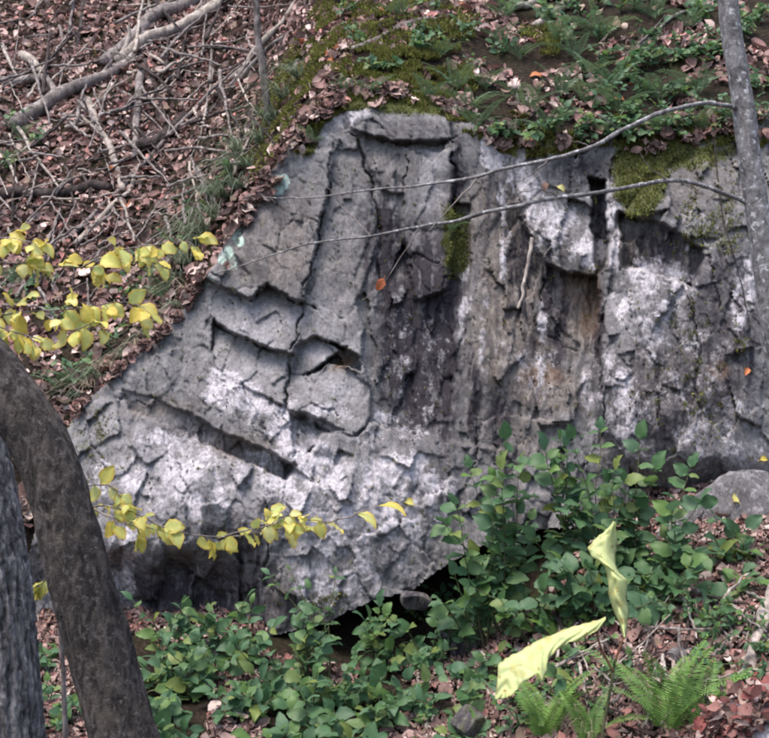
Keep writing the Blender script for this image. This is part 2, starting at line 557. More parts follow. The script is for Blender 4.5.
# name, polygon, offset, gradient per px across x and y about the centroid
ZONES = [
    ('rock_face', [(20, 66), (905, 66), (905, 672), (20, 672)], 0, 0, 0),
    ('lower_face', [(20, 480), (80, 405), (125, 398), (190, 425), (240, 450), (290, 475), (275, 520), (262, 560), (255, 672), (20, 672)], -0.03, 0, 0),
    ('lower_face', [(290, 475), (300, 440), (372, 425), (440, 440), (500, 450), (520, 545), (440, 580), (330, 640), (255, 672), (262, 560), (275, 520)], -0.05, 0, 0),
    ('lower_face', [(500, 445), (560, 440), (605, 430), (645, 480), (690, 488), (640, 520), (520, 550)], 0.05, 0, 0),
    ('shoulder', [(60, 415), (135, 345), (190, 290), (206, 278), (212, 350), (205, 365), (190, 400), (188, 420), (150, 398), (122, 388), (85, 408)], 0.03, 0, -0.0006),
    ('groove', [(122, 388), (150, 397), (195, 417), (240, 438), (296, 466), (287, 480), (240, 460), (185, 434), (130, 412)], 0.075, 0, 0.001),
    ('ridge', [(205, 360), (215, 366), (260, 396), (286, 408), (297, 440), (293, 467), (240, 440), (192, 418), (190, 395)], -0.03, 0, -0.0009),
    ('upper_block', [(284, 148), (325, 80), (484, 85), (486, 130), (472, 205), (380, 192), (360, 152), (335, 150)], 0.03, 0, 0),
    ('dark_column', [(360, 150), (380, 190), (472, 205), (472, 445), (440, 440), (372, 425), (370, 385), (362, 360), (365, 330), (355, 300), (375, 240)], 0.07, 0.0004, 0),
    ('pillar', [(408, 150), (452, 150), (454, 215), (447, 290), (415, 300), (402, 225)], 0.0, -0.0008, 0),
    ('capping_block', [(345, 100), (400, 108), (450, 118), (452, 138), (400, 142), (350, 130)], -0.03, 0, -0.001),
    ('brown_column', [(470, 120), (545, 130), (548, 200), (545, 300), (575, 340), (600, 360), (605, 430), (560, 500), (500, 450), (470, 445)], 0.03, 0, 0),
    ('brown_column', [(497, 130), (520, 200), (545, 265), (552, 315), (580, 345), (560, 420), (500, 415), (520, 300), (505, 200)], 0.07, 0.001, 0),
    ('slab', [(204, 276), (248, 206), (284, 148), (334, 150), (328, 190), (320, 240), (302, 303), (286, 296), (268, 284), (250, 298), (228, 291)], -0.065, 0, -0.0003),
    ('slab', [(206, 280), (228, 291), (250, 298), (268, 284), (286, 296), (302, 303), (316, 308), (308, 325), (297, 345), (290, 356), (272, 351), (255, 343), (235, 333), (213, 318), (206, 306)], 0.0, 0, -0.0022),
    ('slab', [(213, 319), (235, 334), (255, 344), (275, 353), (290, 357), (286, 395), (285, 406), (260, 395), (235, 379), (215, 367), (210, 350)], 0.015, 0, -0.0022),
    ('slab', [(335, 150), (360, 150), (377, 240), (358, 300), (364, 330), (346, 351), (318, 337), (300, 346), (304, 303), (320, 225)], 0.015, 0.0005, -0.0003),
    ('slab', [(298, 348), (318, 337), (346, 352), (326, 364), (305, 377), (288, 386)], 0.03, -0.001, -0.0012),
    ('cleft', [(322, 339), (346, 349), (360, 358), (360, 372), (330, 364), (304, 379), (326, 362), (345, 352)], 0.15, 0, 0),
    ('slab', [(305, 378), (330, 365), (358, 374), (369, 386), (371, 420), (358, 434), (335, 428), (300, 412), (286, 408), (288, 387)], -0.02, 0.0004, -0.0014),
    ('cleft', [(289, 413), (300, 415), (322, 428), (320, 440), (310, 452), (294, 446)], 0.06, 0, -0.001),
    ('alcove_roof', [(543, 168), (590, 180), (598, 195), (600, 280), (570, 276), (545, 265), (515, 202)], -0.03, 0, -0.0005),
    ('alcove', [(546, 265), (570, 274), (600, 278), (602, 366), (575, 341), (550, 312)], 0.09, 0.0008, 0),
    ('slit', [(590, 176), (606, 180), (608, 262), (598, 276), (594, 240)], 0.2, 0, 0),
    ('rib', [(606, 180), (618, 190), (614, 262), (609, 305), (599, 320), (598, 276), (608, 262)], -0.05, 0, 0),
    ('boulder', [(608, 120), (905, 100), (905, 505), (735, 494), (690, 492), (640, 482), (605, 430), (601, 362), (604, 310), (616, 240), (618, 190)], -0.02, 0, 0),
    ('undercut', [(618, 210), (660, 222), (705, 250), (692, 288), (650, 272), (624, 266)], 0.10, 0, 0.001),
    ('knob', [(612, 150), (662, 146), (672, 206), (642, 216), (617, 210)], -0.06, 0, -0.001),
]
DEP = np.zeros_like(U)
ZID = np.zeros(U.shape, int)
OFF = np.zeros_like(U)
for zi, (nm, poly, off, gx, gy) in enumerate(ZONES):
    m = inpoly(WU, WV, poly)
    cx, cy = np.mean([p[0] for p in poly]), np.mean([p[1] for p in poly])
    ZID[m] = zi
    OFF[m] = (off + gx * (U - cx) + gy * (W - cy))[m]


def blur(A, k):
    for _ in range(k):
        B = np.pad(A, 1, mode='edge')
        A = (B[:-2, 1:-1] + B[2:, 1:-1] + B[1:-1, :-2] + B[1:-1, 2:] + 2 * A) / 6
    return A


OFF = blur(OFF, 1)
for _ in range(60):                          # no leftover scraps: grow the neighbouring block over them
    z0 = ZID == 0
    if not z0.any():
        break
    for sh, ax in ((1, 0), (-1, 0), (1, 1), (-1, 1)):
        r_ = np.roll(ZID, sh, ax)
        f_ = z0 & (r_ > 0) & (ZID == 0)
        ZID[f_] = r_[f_]
DEP = 0.06 + 0.00165 * (620 - W)                                     # face leans back
DEP += 0.13 * np.clip((260 - U) / 110, 0, 3) ** 1.6 * sstep(640, 300, W)   # arete turns away to the hillside
DEP += 0.5 * sstep(125, 70, W - 18 * np.sin(U / 60)) ** 1.5 * 0.5     # top rounds over
ell = np.clip(1 - ((U - 715) / 125) ** 2 - ((W - 345) / 190) ** 2, 0, 1)
DEP -= 0.30 * np.sqrt(ell)                                            # right boulder bulges
DEP += 0.16 * sstep(455, 492, W) * (U > 630)
DEP += (0.34 * sstep(535, 600, W + 10 * fbm(U / 30, W / 30, 2, 9)) * sstep(285, 215, U) * sstep(20, 120, U + 60))   # undercut lower left
DEP -= 0.10 * np.exp(-((U - 215) / 75) ** 2 - ((W - 500) / 50) ** 2)
DEP -= 0.08 * np.exp(-((U - 350) / 80) ** 2 - ((W - 520) / 70) ** 2)
DEP += 0.10 * sstep(545, 640, W) * (U > 240)
DEP += OFF * 1.15
# fractured facets at two scales, stretched along the streaks on the columns
colz = np.isin(ZID, [i for i, z in enumerate(ZONES) if z[0] in ('dark_column', 'brown_column', 'alcove', 'rib', 'slit')])
STR = blur(np.where(colz, 0.42, 1.0), 6)
for seed, npt, amp, tilt, ay in ((21, 620, 0.008, 0.0012, 0.6), (22, 3600, 0.0022, 0.0006, 0.6), (23, 14000, 0.0009, 0.0005, 0.7)):
    r2 = np.random.default_rng(seed)
    cxs, cys = r2.uniform(15, 910, npt), r2.uniform(55, 680, npt)
    o, tx, ty = r2.normal(0, amp, npt), r2.normal(0, tilt, npt), r2.normal(0, tilt, npt)
    cell = 60 if npt < 3000 else (26 if npt < 9000 else 16)
    best = np.full(U.shape, 1e9)
    best2 = np.full(U.shape, 1e9)
    bi = np.zeros(U.shape, int)
    wu, wv = WU + 2 * fbm(U / 9, W / 9, 2, seed), WV + 2 * fbm(U / 9 + 9, W / 9, 2, seed)
    for k in range(npt):                     # each point only touches the cells near it
        i0, i1 = np.searchsorted(UX, [cxs[k] - cell, cxs[k] + cell])
        j0, j1 = np.searchsorted(VY, [cys[k] - cell, cys[k] + cell])
        if i1 <= i0 or j1 <= j0:
            continue
        dx = wu[j0:j1, i0:i1] - cxs[k]
        dy = (wv[j0:j1, i0:i1] - cys[k]) * ay * STR[j0:j1, i0:i1]
        dd = dx * dx + dy * dy
        b = best[j0:j1, i0:i1]
        b2 = best2[j0:j1, i0:i1]
        mk = dd < b
        np.copyto(b2, np.where(mk, b, np.minimum(b2, dd)))
        b[mk] = dd[mk]
        bi[j0:j1, i0:i1][mk] = k
    fac = o[bi] + tx[bi] * (U - cxs[bi]) + ty[bi] * (W - cys[bi])
    smoothz = np.isin(ZID, [i for i, z in enumerate(ZONES) if z[0] in ('slab', 'pillar')])
    DEP += fac * np.where(smoothz, 0.36, np.where(colz, 0.62, 0.85))
    if npt < 9000:                           # joints between the facets open here and there
        gap = np.sqrt(best2) - np.sqrt(best)
        DEP += (0.022 if npt < 2000 else 0.010) * np.exp(-(gap / 0.9) ** 2) * sstep(.52, .68, vnoise(U / 30, W / 30, seed + 7)) * np.where(smoothz, .6, .45)
DEP += 0.05 * fbm(U / 70, W / 70, 3, 31) + 0.003 * fbm(U / 14, W / 14, 4, 32)
DEP += 0.012 * fbm(U / 9, W / 80, 3, 33) * sstep(360, 400, U) * sstep(620, 590, U)        # vertical streaky relief
DEP += 0.009 * fbm(U / 8, W / 40, 3, 34) * sstep(415, 470, W)
CRACKS = [
    ([(334, 142), (330, 180), (322, 222), (311, 262), (302, 303)], 2.2, 0.07),
    ([(302, 303), (300, 322), (293, 346), (288, 384), (285, 412)], 3.0, 0.08),
    ([(262, 198), (282, 208), (300, 216), (324, 222)], 1.3, 0.018),
    ([(245, 238), (275, 243), (300, 255)], 1.2, 0.012),
    ([(228, 291), (250, 299), (268, 286), (286, 297), (302, 305), (314, 308)], 2.4, 0.07),
    ([(213, 320), (235, 335), (255, 345), (275, 355)], 2.2, 0.06),
    ([(213, 318), (210, 352)], 2.4, 0.06),
    ([(316, 337), (346, 350), (326, 363), (305, 377)], 2.0, 0.08),
    ([(288, 412), (304, 418), (330, 434), (358, 436), (371, 422)], 2.6, 0.06),
    ([(318, 440), (308, 452)], 2.2, 0.06),
    ([(357, 140), (372, 190), (380, 232), (376, 262), (382, 300)], 3.0, 0.06),
    ([(408, 150), (402, 225), (398, 290)], 1.6, 0.03),
    ([(452, 155), (455, 190), (456, 230)], 2.4, 0.07),
    ([(345, 133), (400, 146), (452, 142)], 2.0, 0.04),
    ([(545, 268), (536, 320), (560, 345), (578, 352)], 2.0, 0.05),
    ([(542, 310), (560, 338)], 2.2, 0.06),
    ([(475, 430), (476, 460), (470, 480)], 2.2, 0.05),
    ([(695, 200), (702, 235), (712, 270), (722, 310)], 1.6, 0.04),
    ([(604, 300), (600, 360), (606, 430)], 2.2, 0.05),
    ([(190, 440), (186, 470)], 1.6, 0.04),
    ([(262, 500), (270, 540), (264, 600)], 2.2, 0.05),
    ([(205, 205 + 165), (214, 380), (240, 398)], 1.8, 0.03),
    ([(690, 300), (700, 350), (694, 400)], 1.6, 0.03),
]
for pts, w_, dp in CRACKS:
    dd = segdist(WU + 4 * fbm(U / 13, W / 13, 3, 81), WV + 4 * fbm(U / 13, W / 13 + 30, 3, 82), pts)
    wv_ = w_ * (0.32 + 0.55 * vnoise(U / 11, W / 11, 83))
    DEP += 1.15 * dp * (0.3 + 0.7 * sstep(.3, .6, vnoise(U / 17, W / 17, 84))) * np.clip(1 - dd / (1.15 * wv_), 0, 1)
# beneath the rock everything stays in front of the cut hillside
IN = inpoly(WU, WV, OUTLINE)


def blob(lst, warp=9.0):
    """soft patches of growth, stain and painted shade: (cx, cy, rx, ry, weight)"""
    a = np.zeros_like(U)
    uu = U + warp * fbm(U / 30, W / 30, 3, 61)
    vv = W + warp * fbm(U / 30, W / 30 + 40, 3, 62)
    for cx, cy, rx, ry, w_ in lst:
        a = np.maximum(a, w_ * sstep(1.25, 0.45, np.hypot((uu - cx) / rx, (vv - cy) / ry)))
    return a


LICHEN = blob([(170, 470, 70, 50, .62), (245, 400, 48, 24, .8), (225, 385, 20, 18, .9), (285, 425, 22, 30, .75), (270, 470, 50, 30, .75),
               (310, 470, 60, 35, .8), (400, 475, 50, 28, .85), (360, 520, 90, 70, .68), (340, 560, 60, 60, .66), (215, 505, 40, 26, .8), (120, 560, 24, 40, .7),
               (110, 480, 40, 40, .5), (430, 500, 40, 40, .6), (660, 380, 95, 120, .34), (655, 290, 50, 36, .72), (640, 320, 30, 40, .6), (720, 440, 60, 60, .42),
               (496, 150, 20, 26, 1.3), (530, 180, 26, 30, .6), (560, 225, 44, 46, .52), (505, 230, 6, 60, .7), (540, 340, 8, 60, .6), (485, 330, 5, 70, .6), (590, 250, 14, 26, .85), (610, 230, 10, 60, .8), (464, 300, 7, 60, .75),
               (603, 390, 26, 50, .7), (625, 400, 20, 60, .6), (330, 415, 40, 14, .72), (350, 108, 30, 24, .5), (700, 210, 50, 60, .28), (410, 370, 50, 90, .30),
               (310, 130, 30, 40, .42), (740, 290, 16, 50, .8), (60, 560, 30, 80, .5), (530, 380, 40, 60, .32), (390, 430, 60, 22, .5), (325, 590, 40, 30, .6)])
LICHEN = LICHEN * (0.70 + 0.75 * fbm(U / 13, W / 18, 4, 65)) + 0.17 + 0.16 * fbm(U / 10, W / 14, 4, 64) - 0.22 * smoothz
PALE = blob([(180, 480, 90, 60, .75), (330, 510, 110, 80, .7), (120, 430, 50, 40, .5), (650, 310, 50, 50, .5), (262, 322, 55, 30, .95), (250, 372, 36, 26, .7), (325, 395, 42, 26, .8), (318, 355, 26, 16, .9), (335, 310, 26, 30, .6), (430, 190, 24, 45, .7), (425, 260, 22, 40, .5),
             (270, 235, 60, 50, .25)])
BROWN = blob([(240, 448, 55, 16, .85), (160, 408, 45, 12, .7), (268, 240, 60, 60, .8), (510, 300, 45, 160, 1.0), (530, 340, 30, 90, 1.1), (578, 315, 28, 45, 1), (520, 430, 40, 50, .7), (640, 255, 36, 26, .9),
              (670, 260, 34, 26, .9), (340, 363, 20, 8, .9), (300, 600, 40, 40, .5), (390, 160, 40, 40, .3), (560, 390, 40, 30, .8), (470, 230, 40, 60, .7), (680, 390, 70, 60, .45), (700, 180, 60, 40, .5), (345, 270, 26, 60, .4)])
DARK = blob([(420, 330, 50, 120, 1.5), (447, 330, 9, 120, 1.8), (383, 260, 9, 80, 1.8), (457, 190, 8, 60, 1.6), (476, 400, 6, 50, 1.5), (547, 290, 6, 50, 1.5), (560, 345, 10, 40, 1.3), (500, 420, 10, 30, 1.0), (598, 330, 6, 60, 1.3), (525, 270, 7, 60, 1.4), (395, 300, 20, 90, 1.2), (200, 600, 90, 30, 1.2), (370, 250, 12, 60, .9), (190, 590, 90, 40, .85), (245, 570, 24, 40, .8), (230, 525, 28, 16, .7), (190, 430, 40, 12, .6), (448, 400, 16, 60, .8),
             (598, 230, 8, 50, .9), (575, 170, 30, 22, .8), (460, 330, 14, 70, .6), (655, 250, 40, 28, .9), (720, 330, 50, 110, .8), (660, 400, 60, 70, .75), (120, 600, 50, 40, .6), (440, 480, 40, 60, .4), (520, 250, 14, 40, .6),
             (555, 330, 16, 30, .5), (400, 130, 60, 16, .5), (690, 350, 50, 80, .6), (675, 420, 60, 50, .5), (650, 255, 45, 32, .8)])  # dark streaks, with shade painted under the lower left and boulder overhangs
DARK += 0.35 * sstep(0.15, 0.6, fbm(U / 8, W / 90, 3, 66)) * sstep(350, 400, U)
RUST = blob([(590, 300, 12, 40, .55), (345, 362, 12, 6, .9), (545, 375, 24, 12, .6), (575, 290, 20, 14, .5), (720, 370, 12, 10, .5)], 4)
TEAL = blob([(281, 182, 13, 12, .85), (273, 192, 12, 9, .8), (238, 240, 9, 13, .75), (228, 258, 11, 14, .75), (212, 280, 8, 8, .6)], 7)
MOSS = blob([(640, 175, 32, 52, .95), (665, 150, 40, 24, .8), (312, 118, 16, 30, .8), (300, 140, 14, 20, .7), (345, 100, 30, 12, .9), (420, 104, 50, 12, .9), (455, 240, 18, 50, .65), (380, 95, 60, 14, .8), (540, 140, 40, 12, .6), (306, 146, 14, 14, .7), (300, 112, 20, 30, .4), (690, 150, 60, 24, .55), (690, 360, 70, 110, .22), (715, 220, 50, 50, .34), (90, 430, 30, 40, .35),
             (330, 600, 40, 14, .35)], 5)
DEP -= 0.025 * sstep(0.45, 0.8, MOSS) * (0.6 + 0.4 * fbm(U / 6, W / 6, 2, 77))


def rock_at(px, py):
    i = int(np.clip(round((px - UX[0]) / RS), 0, len(UX) - 1))
    j = int(np.clip(round((py - VY[0]) / RS), 0, len(VY) - 1))
    return float(DEP[j, i])


def make_rock():
    root = link('rock_outcrop', None, label='big grey lichen covered rock outcrop with cracked slabs in the hillside', cat='rock')
    D = DEP - CY
    X = (U - 384.5) / F * D
    Z = CZ - (W - 369.0) / F * D
    V = np.stack([X, DEP, Z], -1).reshape(-1, 3)
    nx, ny = len(UX), len(VY)
    i = np.arange(ny - 1)[:, None] * nx + np.arange(nx - 1)[None, :]
    Q = np.stack([i, i + nx, i + nx + 1, i + 1], -1).reshape(-1, 4)
    ok = IN.ravel()[Q].all(1)
    Q = Q[ok]
    # hidden flanks: the open border is carried back into the hill
    E = np.vstack([Q[:, [0, 1]], Q[:, [1, 2]], Q[:, [2, 3]], Q[:, [3, 0]]])
    key = np.sort(E, 1)
    key = key[:, 0].astype(np.int64) * len(V) + key[:, 1]
    _, inv, cnt = np.unique(key, return_inverse=True, return_counts=True)
    Eb = E[cnt[inv] == 1]
    bv = np.unique(Eb)
    mp = -np.ones(len(V), int)
    ring1 = V[bv] + np.array([0, 0.06, 0]) + rng.normal(0, 0.006, (len(bv), 3))
    ring2 = V[bv] + np.array([0, 0.5, 0]) + rng.normal(0, 0.01, (len(bv), 3))
    ring3 = V[bv] + np.array([0, 1.6, 0])
    cen = np.array([0.2, 0, 1.5])
    for rg, s in ((ring1, 0.997), (ring2, 0.97), (ring3, 0.93)):
        rg[:, 0] = cen[0] + (rg[:, 0] - cen[0]) * s
        rg[:, 2] = cen[2] + (rg[:, 2] - cen[2]) * s
    n0 = len(V)
    nb = len(bv)
    mp[bv] = np.arange(nb)
    Vall = np.vstack([V, ring1, ring2, ring3])
    a, b = Eb[:, 0], Eb[:, 1]
    ma, mb = mp[a], mp[b]
    S = [np.stack([b, a, n0 + ma, n0 + mb], 1), np.stack([n0 + mb, n0 + ma, n0 + nb + ma, n0 + nb + mb], 1),
         np.stack([n0 + nb + mb, n0 + nb + ma, n0 + 2 * nb + ma, n0 + 2 * nb + mb], 1)]
    At = {}
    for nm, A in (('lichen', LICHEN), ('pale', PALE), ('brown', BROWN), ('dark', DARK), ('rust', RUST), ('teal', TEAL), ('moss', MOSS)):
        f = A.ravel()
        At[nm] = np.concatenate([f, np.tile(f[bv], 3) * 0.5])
    zq = ZID.ravel()[Q[:, 0]]

    def emit(nm, q):
        u, inv2 = np.unique(q, return_inverse=True)
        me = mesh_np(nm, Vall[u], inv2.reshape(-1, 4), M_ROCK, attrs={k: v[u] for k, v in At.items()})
        return link(nm, me, root)
    for zi, z in enumerate(ZONES):
        sel = Q[zq == zi]
        if len(sel) > 12:
            emit(z[0], sel)
    emit('buried_flank', np.vstack(S))


make_rock()


# ------------------------------------------------------------------ leaf shapes
def leaf_mesh(name, mat, L=0.1, Wd=0.06, n=7, fold=0.25, droop=0.25, curl=0.0, teeth=0.0, peak=0.42, seed=0, stalk=0.0):
    """a blade along +Y with a folded midrib, drooping tip and wavy or toothed edge"""
    r = np.random.default_rng(seed)
    t = np.linspace(0, 1, n)
    a = peak / (1 - peak)
    w = (t ** (0.75 * a + 0.05)) * ((1 - t) ** 0.95)
    w = w / w.max() * Wd / 2
    w[0] = 0.003
    w[-1] = 0.0015
    if teeth:
        w = w * (1 + teeth * np.where(np.arange(n) % 2 == 0, 1, -1))
    ang = droop * t * t * 2
    yy = np.cumsum(np.concatenate([[0], np.cos((ang[1:] + ang[:-1]) / 2) * L / (n - 1)]))
    zz = -np.cumsum(np.concatenate([[0], np.sin((ang[1:] + ang[:-1]) / 2) * L / (n - 1)]))
    V, E = [], []
    for i in range(n):
        for sd in (-1, -0.55, 0, 0.55, 1):
            e = abs(sd)
            wav = 0.05 * Wd * r.normal() * (e == 1)
            V.append((sd * w[i], yy[i] + (0.05 * L * (e == 1)), zz[i] + e * w[i] * fold - e * e * w[i] * curl + wav))
            E.append(e if 0 < i < n - 1 else 1.0)
    Q = []
    for i in range(n - 1):
        for k in range(4):
            o = i * 5 + k
            Q.append((o, o + 1, o + 6, o + 5))
    E = np.clip((np.array(E) - 0.6) * 2.2, 0, 1)
    if stalk:
        b = len(V)
        V += [(-0.0012, -stalk, -0.15 * stalk), (0.0012, -stalk, -0.15 * stalk), (0.0012, 0.004, 0), (-0.0012, 0.004, 0)]
        Q.append((b, b + 1, b + 2, b + 3))
        E = np.concatenate([E, [0, 0, 0, 0]])
    return mesh_np(name, V, Q, mat, smooth=True, attrs={'edge': E})


def basis(y, up=(0, 0, 1), roll=0.0):
    """rotation whose +Y follows y and whose +Z leans to up"""
    y = Vector(y).normalized()
    z = Vector(up)
    z = z - y * z.dot(y)
    if z.length < 1e-4:
        z = Vector((1, 0, 0)) - y * y.x
    z.normalize()
    x = y.cross(z)
    M = Matrix((x, y, z)).transposed()
    return M @ Matrix.Rotation(roll, 3, 'Y')


GREEN_LEAF = [leaf_mesh('leaf', M_GREEN, 0.088, 0.062, 9, f, d, c, 0.05, 0.4, s, 0.012) for s, (f, d, c) in
              enumerate([(0.25, 0.25, 0.1), (0.35, 0.4, 0.15), (0.15, 0.15, 0.0), (0.3, 0.55, 0.3)])]
GREEN_LONG = [leaf_mesh('leaf', M_GREEN, 0.095, 0.048, 9, f, d, c, 0.05, 0.42, s + 9, 0.012) for s, (f, d, c) in
              enumerate([(0.25, 0.3, 0.1), (0.35, 0.45, 0.15), (0.2, 0.6, 0.2)])]
YEL_LEAF = [leaf_mesh('leaf', m, 0.086, 0.062, 9, f, d, c, 0.05, 0.42, s + 20, 0.012) for s, (m, f, d, c) in
            enumerate([(M_YELLOW, 0.25, 0.3, 0.1), (M_YELLOW, 0.4, 0.5, 0.2), (M_YGREEN, 0.15, 0.2, 0.0), (M_YELLOW, 0.3, 0.6, 0.3), (M_YGREEN, 0.3, 0.4, 0.1)])]
SMALL_LEAF = [leaf_mesh('leaf', M_GREEN, 0.05, 0.036, 6, f, d, c, 0.0, 0.42, s + 30, 0.008) for s, (f, d, c) in
              enumerate([(0.25, 0.3, 0.1), (0.3, 0.5, 0.2)])]
DEAD = {k: [leaf_mesh('fallen_leaf', m, 0.085, 0.052, 7, f, d, c, 0.07, 0.45, s + 40, 0.02) for s, (f, d, c) in
            enumerate([(0.5, 0.5, 0.2), (0.2, -0.5, 0.6), (0.6, 0.7, 0.1), (0.3, 0.9, 0.7), (0.15, 0.2, -0.5)])]
        for k, m in (('tan', M_TAN), ('red', M_RED), ('orange', M_ORANGE), ('yellow', M_YELLOW))}


# ------------------------------------------------------------------ standing trees
def pixline(pts):
    """(px, py, Y) control points -> world"""
    return np.array([P(*p) for p in pts])


def limb(name, pts, rad, mat, parent=None, n=60, seg=12, rough=0.15, seed=0, wob=0.0, disp=None, **kw):
    V, Q = tube(pts, rad, n, seg, rough, seed, wob, disp)
    return link(name, mesh_np(name, V, Q, mat), parent, **kw)


# dark leaning trunk in front of the rock's left end
TY = -2.85
g0 = pix_ground(196, 1010)
lean = link('tree', None, label='dark smooth barked tree trunk leaning to the left before the rock', cat='tree')
pts = pixline([(178, 985, TY), (160, 850, TY), (125, 738, TY), (96, 640, TY), (70, 540, TY), (38, 440, TY + .03), (-8, 372, TY + .05), (-72, 300, TY + .1), (-150, 200, TY + .15), (-210, 60, TY + .2), (-240, -120, TY + .3)])
pts[0][2] = float(ground_z(pts[0][0], pts[0][1])) - 0.12


def knots(TH, LL, R):
    d = 0.004 * fbm(np.cos(TH) * 2 + 3, LL * 9 + np.sin(TH) * 2, 4, 5)
    d += 0.010 * np.exp(-((LL - 0.62) / 0.05) ** 2) * np.exp(-((TH - 2.0) / 0.5) ** 2)
    d += 0.0035 * fbm(TH * 5, LL * 16, 4, 7)
    d -= 0.0035 * sstep(.1, .5, fbm(np.cos(TH) * 9 + 3 * np.sin(TH), LL * 7 + np.sin(TH) * 6, 4, 8))
    d -= 0.010 * np.exp(-(((TH - 5.2 + 0.12 * np.sin(LL * 6)) + np.pi) % (2 * np.pi) - np.pi) ** 2 / 0.02)
    return d


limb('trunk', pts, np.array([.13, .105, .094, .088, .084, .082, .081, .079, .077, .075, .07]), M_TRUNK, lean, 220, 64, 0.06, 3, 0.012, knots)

# pale furrowed trunk standing behind it
furr = link('tree', None, label='pale grey tree trunk with rough furrowed bark behind the leaning dark trunk', cat='tree')
FY = -2.1
pts = pixline([(12, 990, FY), (8, 860, FY), (0, 738, FY), (-10, 600, FY), (-28, 480, FY), (-62, 340, FY), (-120, 180, FY), (-180, 0, FY), (-230, -160, FY)])
pts[0][2] = float(ground_z(pts[0][0], pts[0][1])) - 0.15


def furrow(TH, LL, R):
    a = TH * 13.0 + 2.6 * fbm(LL * 3.0, TH * 0.9, 3, 14)
    w = np.abs(np.sin(a + 1.3 * fbm(LL * 14, TH * 2.0, 2, 15)))
    e = 0.35 + 1.0 * vnoise(TH * 8 / np.pi + 40, LL * 16, 16)
    brk = sstep(.68, .82, vnoise(TH * 26 / np.pi, LL * 26, 18))
    return -0.022 * (1 - w) ** 1.5 * e - 0.008 * brk + 0.006 * fbm(TH * 14, LL * 60, 3, 17)


limb('trunk', pts, np.array([.20, .165, .148, .142, .138, .135, .13, .12, .115]), M_FURROW, furr, 520, 240, 0.03, 13, 0.0, furrow)

# slim mottled tree on the right with its two bare arching limbs
SY = -1.25
sap = link('tree', None, label='slim mottled grey tree with two long bare branches reaching across the rock', cat='tree')
pts = pixline([(822, 700, SY), (812, 600, SY), (798, 480, SY), (781, 380, SY), (770, 300, SY), (761, 230, SY), (751, 165, SY), (742, 95, SY), (731, 30, SY), (724, -30, SY), (716, -110, SY), (700, -240, SY)])
pts[0][2] = float(ground_z(pts[0][0], pts[0][1])) - 0.1
limb('trunk', pts, np.array([.065, .055, .052, .05, .048, .047, .046, .044, .042, .04, .036, .03]), M_SAPL, sap, 220, 24, 0.10, 23, 0.008)
b = [(740, 109, SY), (722, 104, SY - .05), (700, 104, SY - .1), (660, 113, SY - .2), (620, 130, SY - .25), (590, 146, SY - .3), (550, 158, SY - .3), (509, 167, SY - .3), (470, 178, SY - .25), (420, 186, SY - .2), (370, 191, SY - .1), (300, 198, SY), (262, 196, SY)]
limb('branch', pixline(b), np.array([.014, .0095, .009, .0088, .0085, .008, .0076, .0068, .006, .005, .004, .003, .002]), M_SAPL, sap, 220, 10, 0.3, 24, 0.016)
b = [(748, 202, SY), (735, 196, SY - .02), (700, 184, SY - .1), (670, 181, SY - .15), (620, 188, SY - .2), (560, 197, SY - .25), (509, 207, SY - .25), (460, 217, SY - .2), (420, 226, SY - .15), (370, 235, SY - .1), (300, 246, SY), (215, 272, SY + .1)]
limb('branch', pixline(b), np.array([.012, .0092, .0088, .0088, .0084, .008, .0075, .007, .006, .0045, .0035, .002]), M_SAPL, sap, 220, 10, 0.3, 25, 0.016)
for pp, r0 in (([(478, 177, SY - .25), (458, 200, SY - .3), (432, 228, SY - .35), (420, 240, SY - .35)], .0035),
               ([(372, 236, SY - .1), (345, 210, SY), (330, 190, SY), (318, 180, SY)], .003),
               ([(620, 130, SY - .25), (604, 118, SY - .28), (592, 112, SY - .3)], .003), ([(550, 158, SY - .3), (530, 176, SY - .33), (516, 182, SY - .35)], .003),
               ([(670, 181, SY - .15), (650, 168, SY - .2), (640, 152, SY - .22)], .003), ([(560, 197, SY - .25), (540, 190, SY - .28), (520, 192, SY - .3)], .0028), ([(590, 146, SY - .3), (570, 140, SY - .32)], .0025),
               ([(420, 226, SY - .15), (385, 282, SY - .1), (360, 302, SY - .05)], .003)):
    limb('twig', pixline(pp), np.linspace(r0, 0.0012, len(pp)), M_TWIG, sap, 30, 6, 0.1, 26, 0.006)
lf = link('leaf', DEAD['orange'][0], sap, loc=P(384, 278, SY - .1), rot=basis((-0.5, -0.2, -0.9), (0.2, -1, 0.1)), scale=0.7)
lf['label'] = 'single orange leaf still hanging from the twig'

# thin bare stems rising on the slope above the rock
for pp, r0, lab in (([(273, 125), (266, 95), (262, 60), (256, 20), (252, -40), (250, -150)], .030, 'thin straight grey sapling stem standing beside the mossy rock edge'),):
    gp = pix_ground(pp[0][0], pp[0][1])
    Yb = gp[1]
    t = link('sapling', None, label=lab, cat='sapling')
    limb('stem', pixline([(a, b, Yb) for a, b in pp]), np.linspace(r0, r0 * .6, len(pp)), M_TWIG, t, 60, 10, 0.15, 31, 0.02)


# ------------------------------------------------------------------ leafy twigs with yellow leaves
def leaf_on(parent, pos, direction, up, meshes, sc, r):
    me = meshes[r.randrange(len(meshes))]
    return link('leaf', me, parent, loc=pos, rot=basis(direction, up, r.uniform(-0.8, 0.8)), scale=sc * r.uniform(0.55, 1.2))


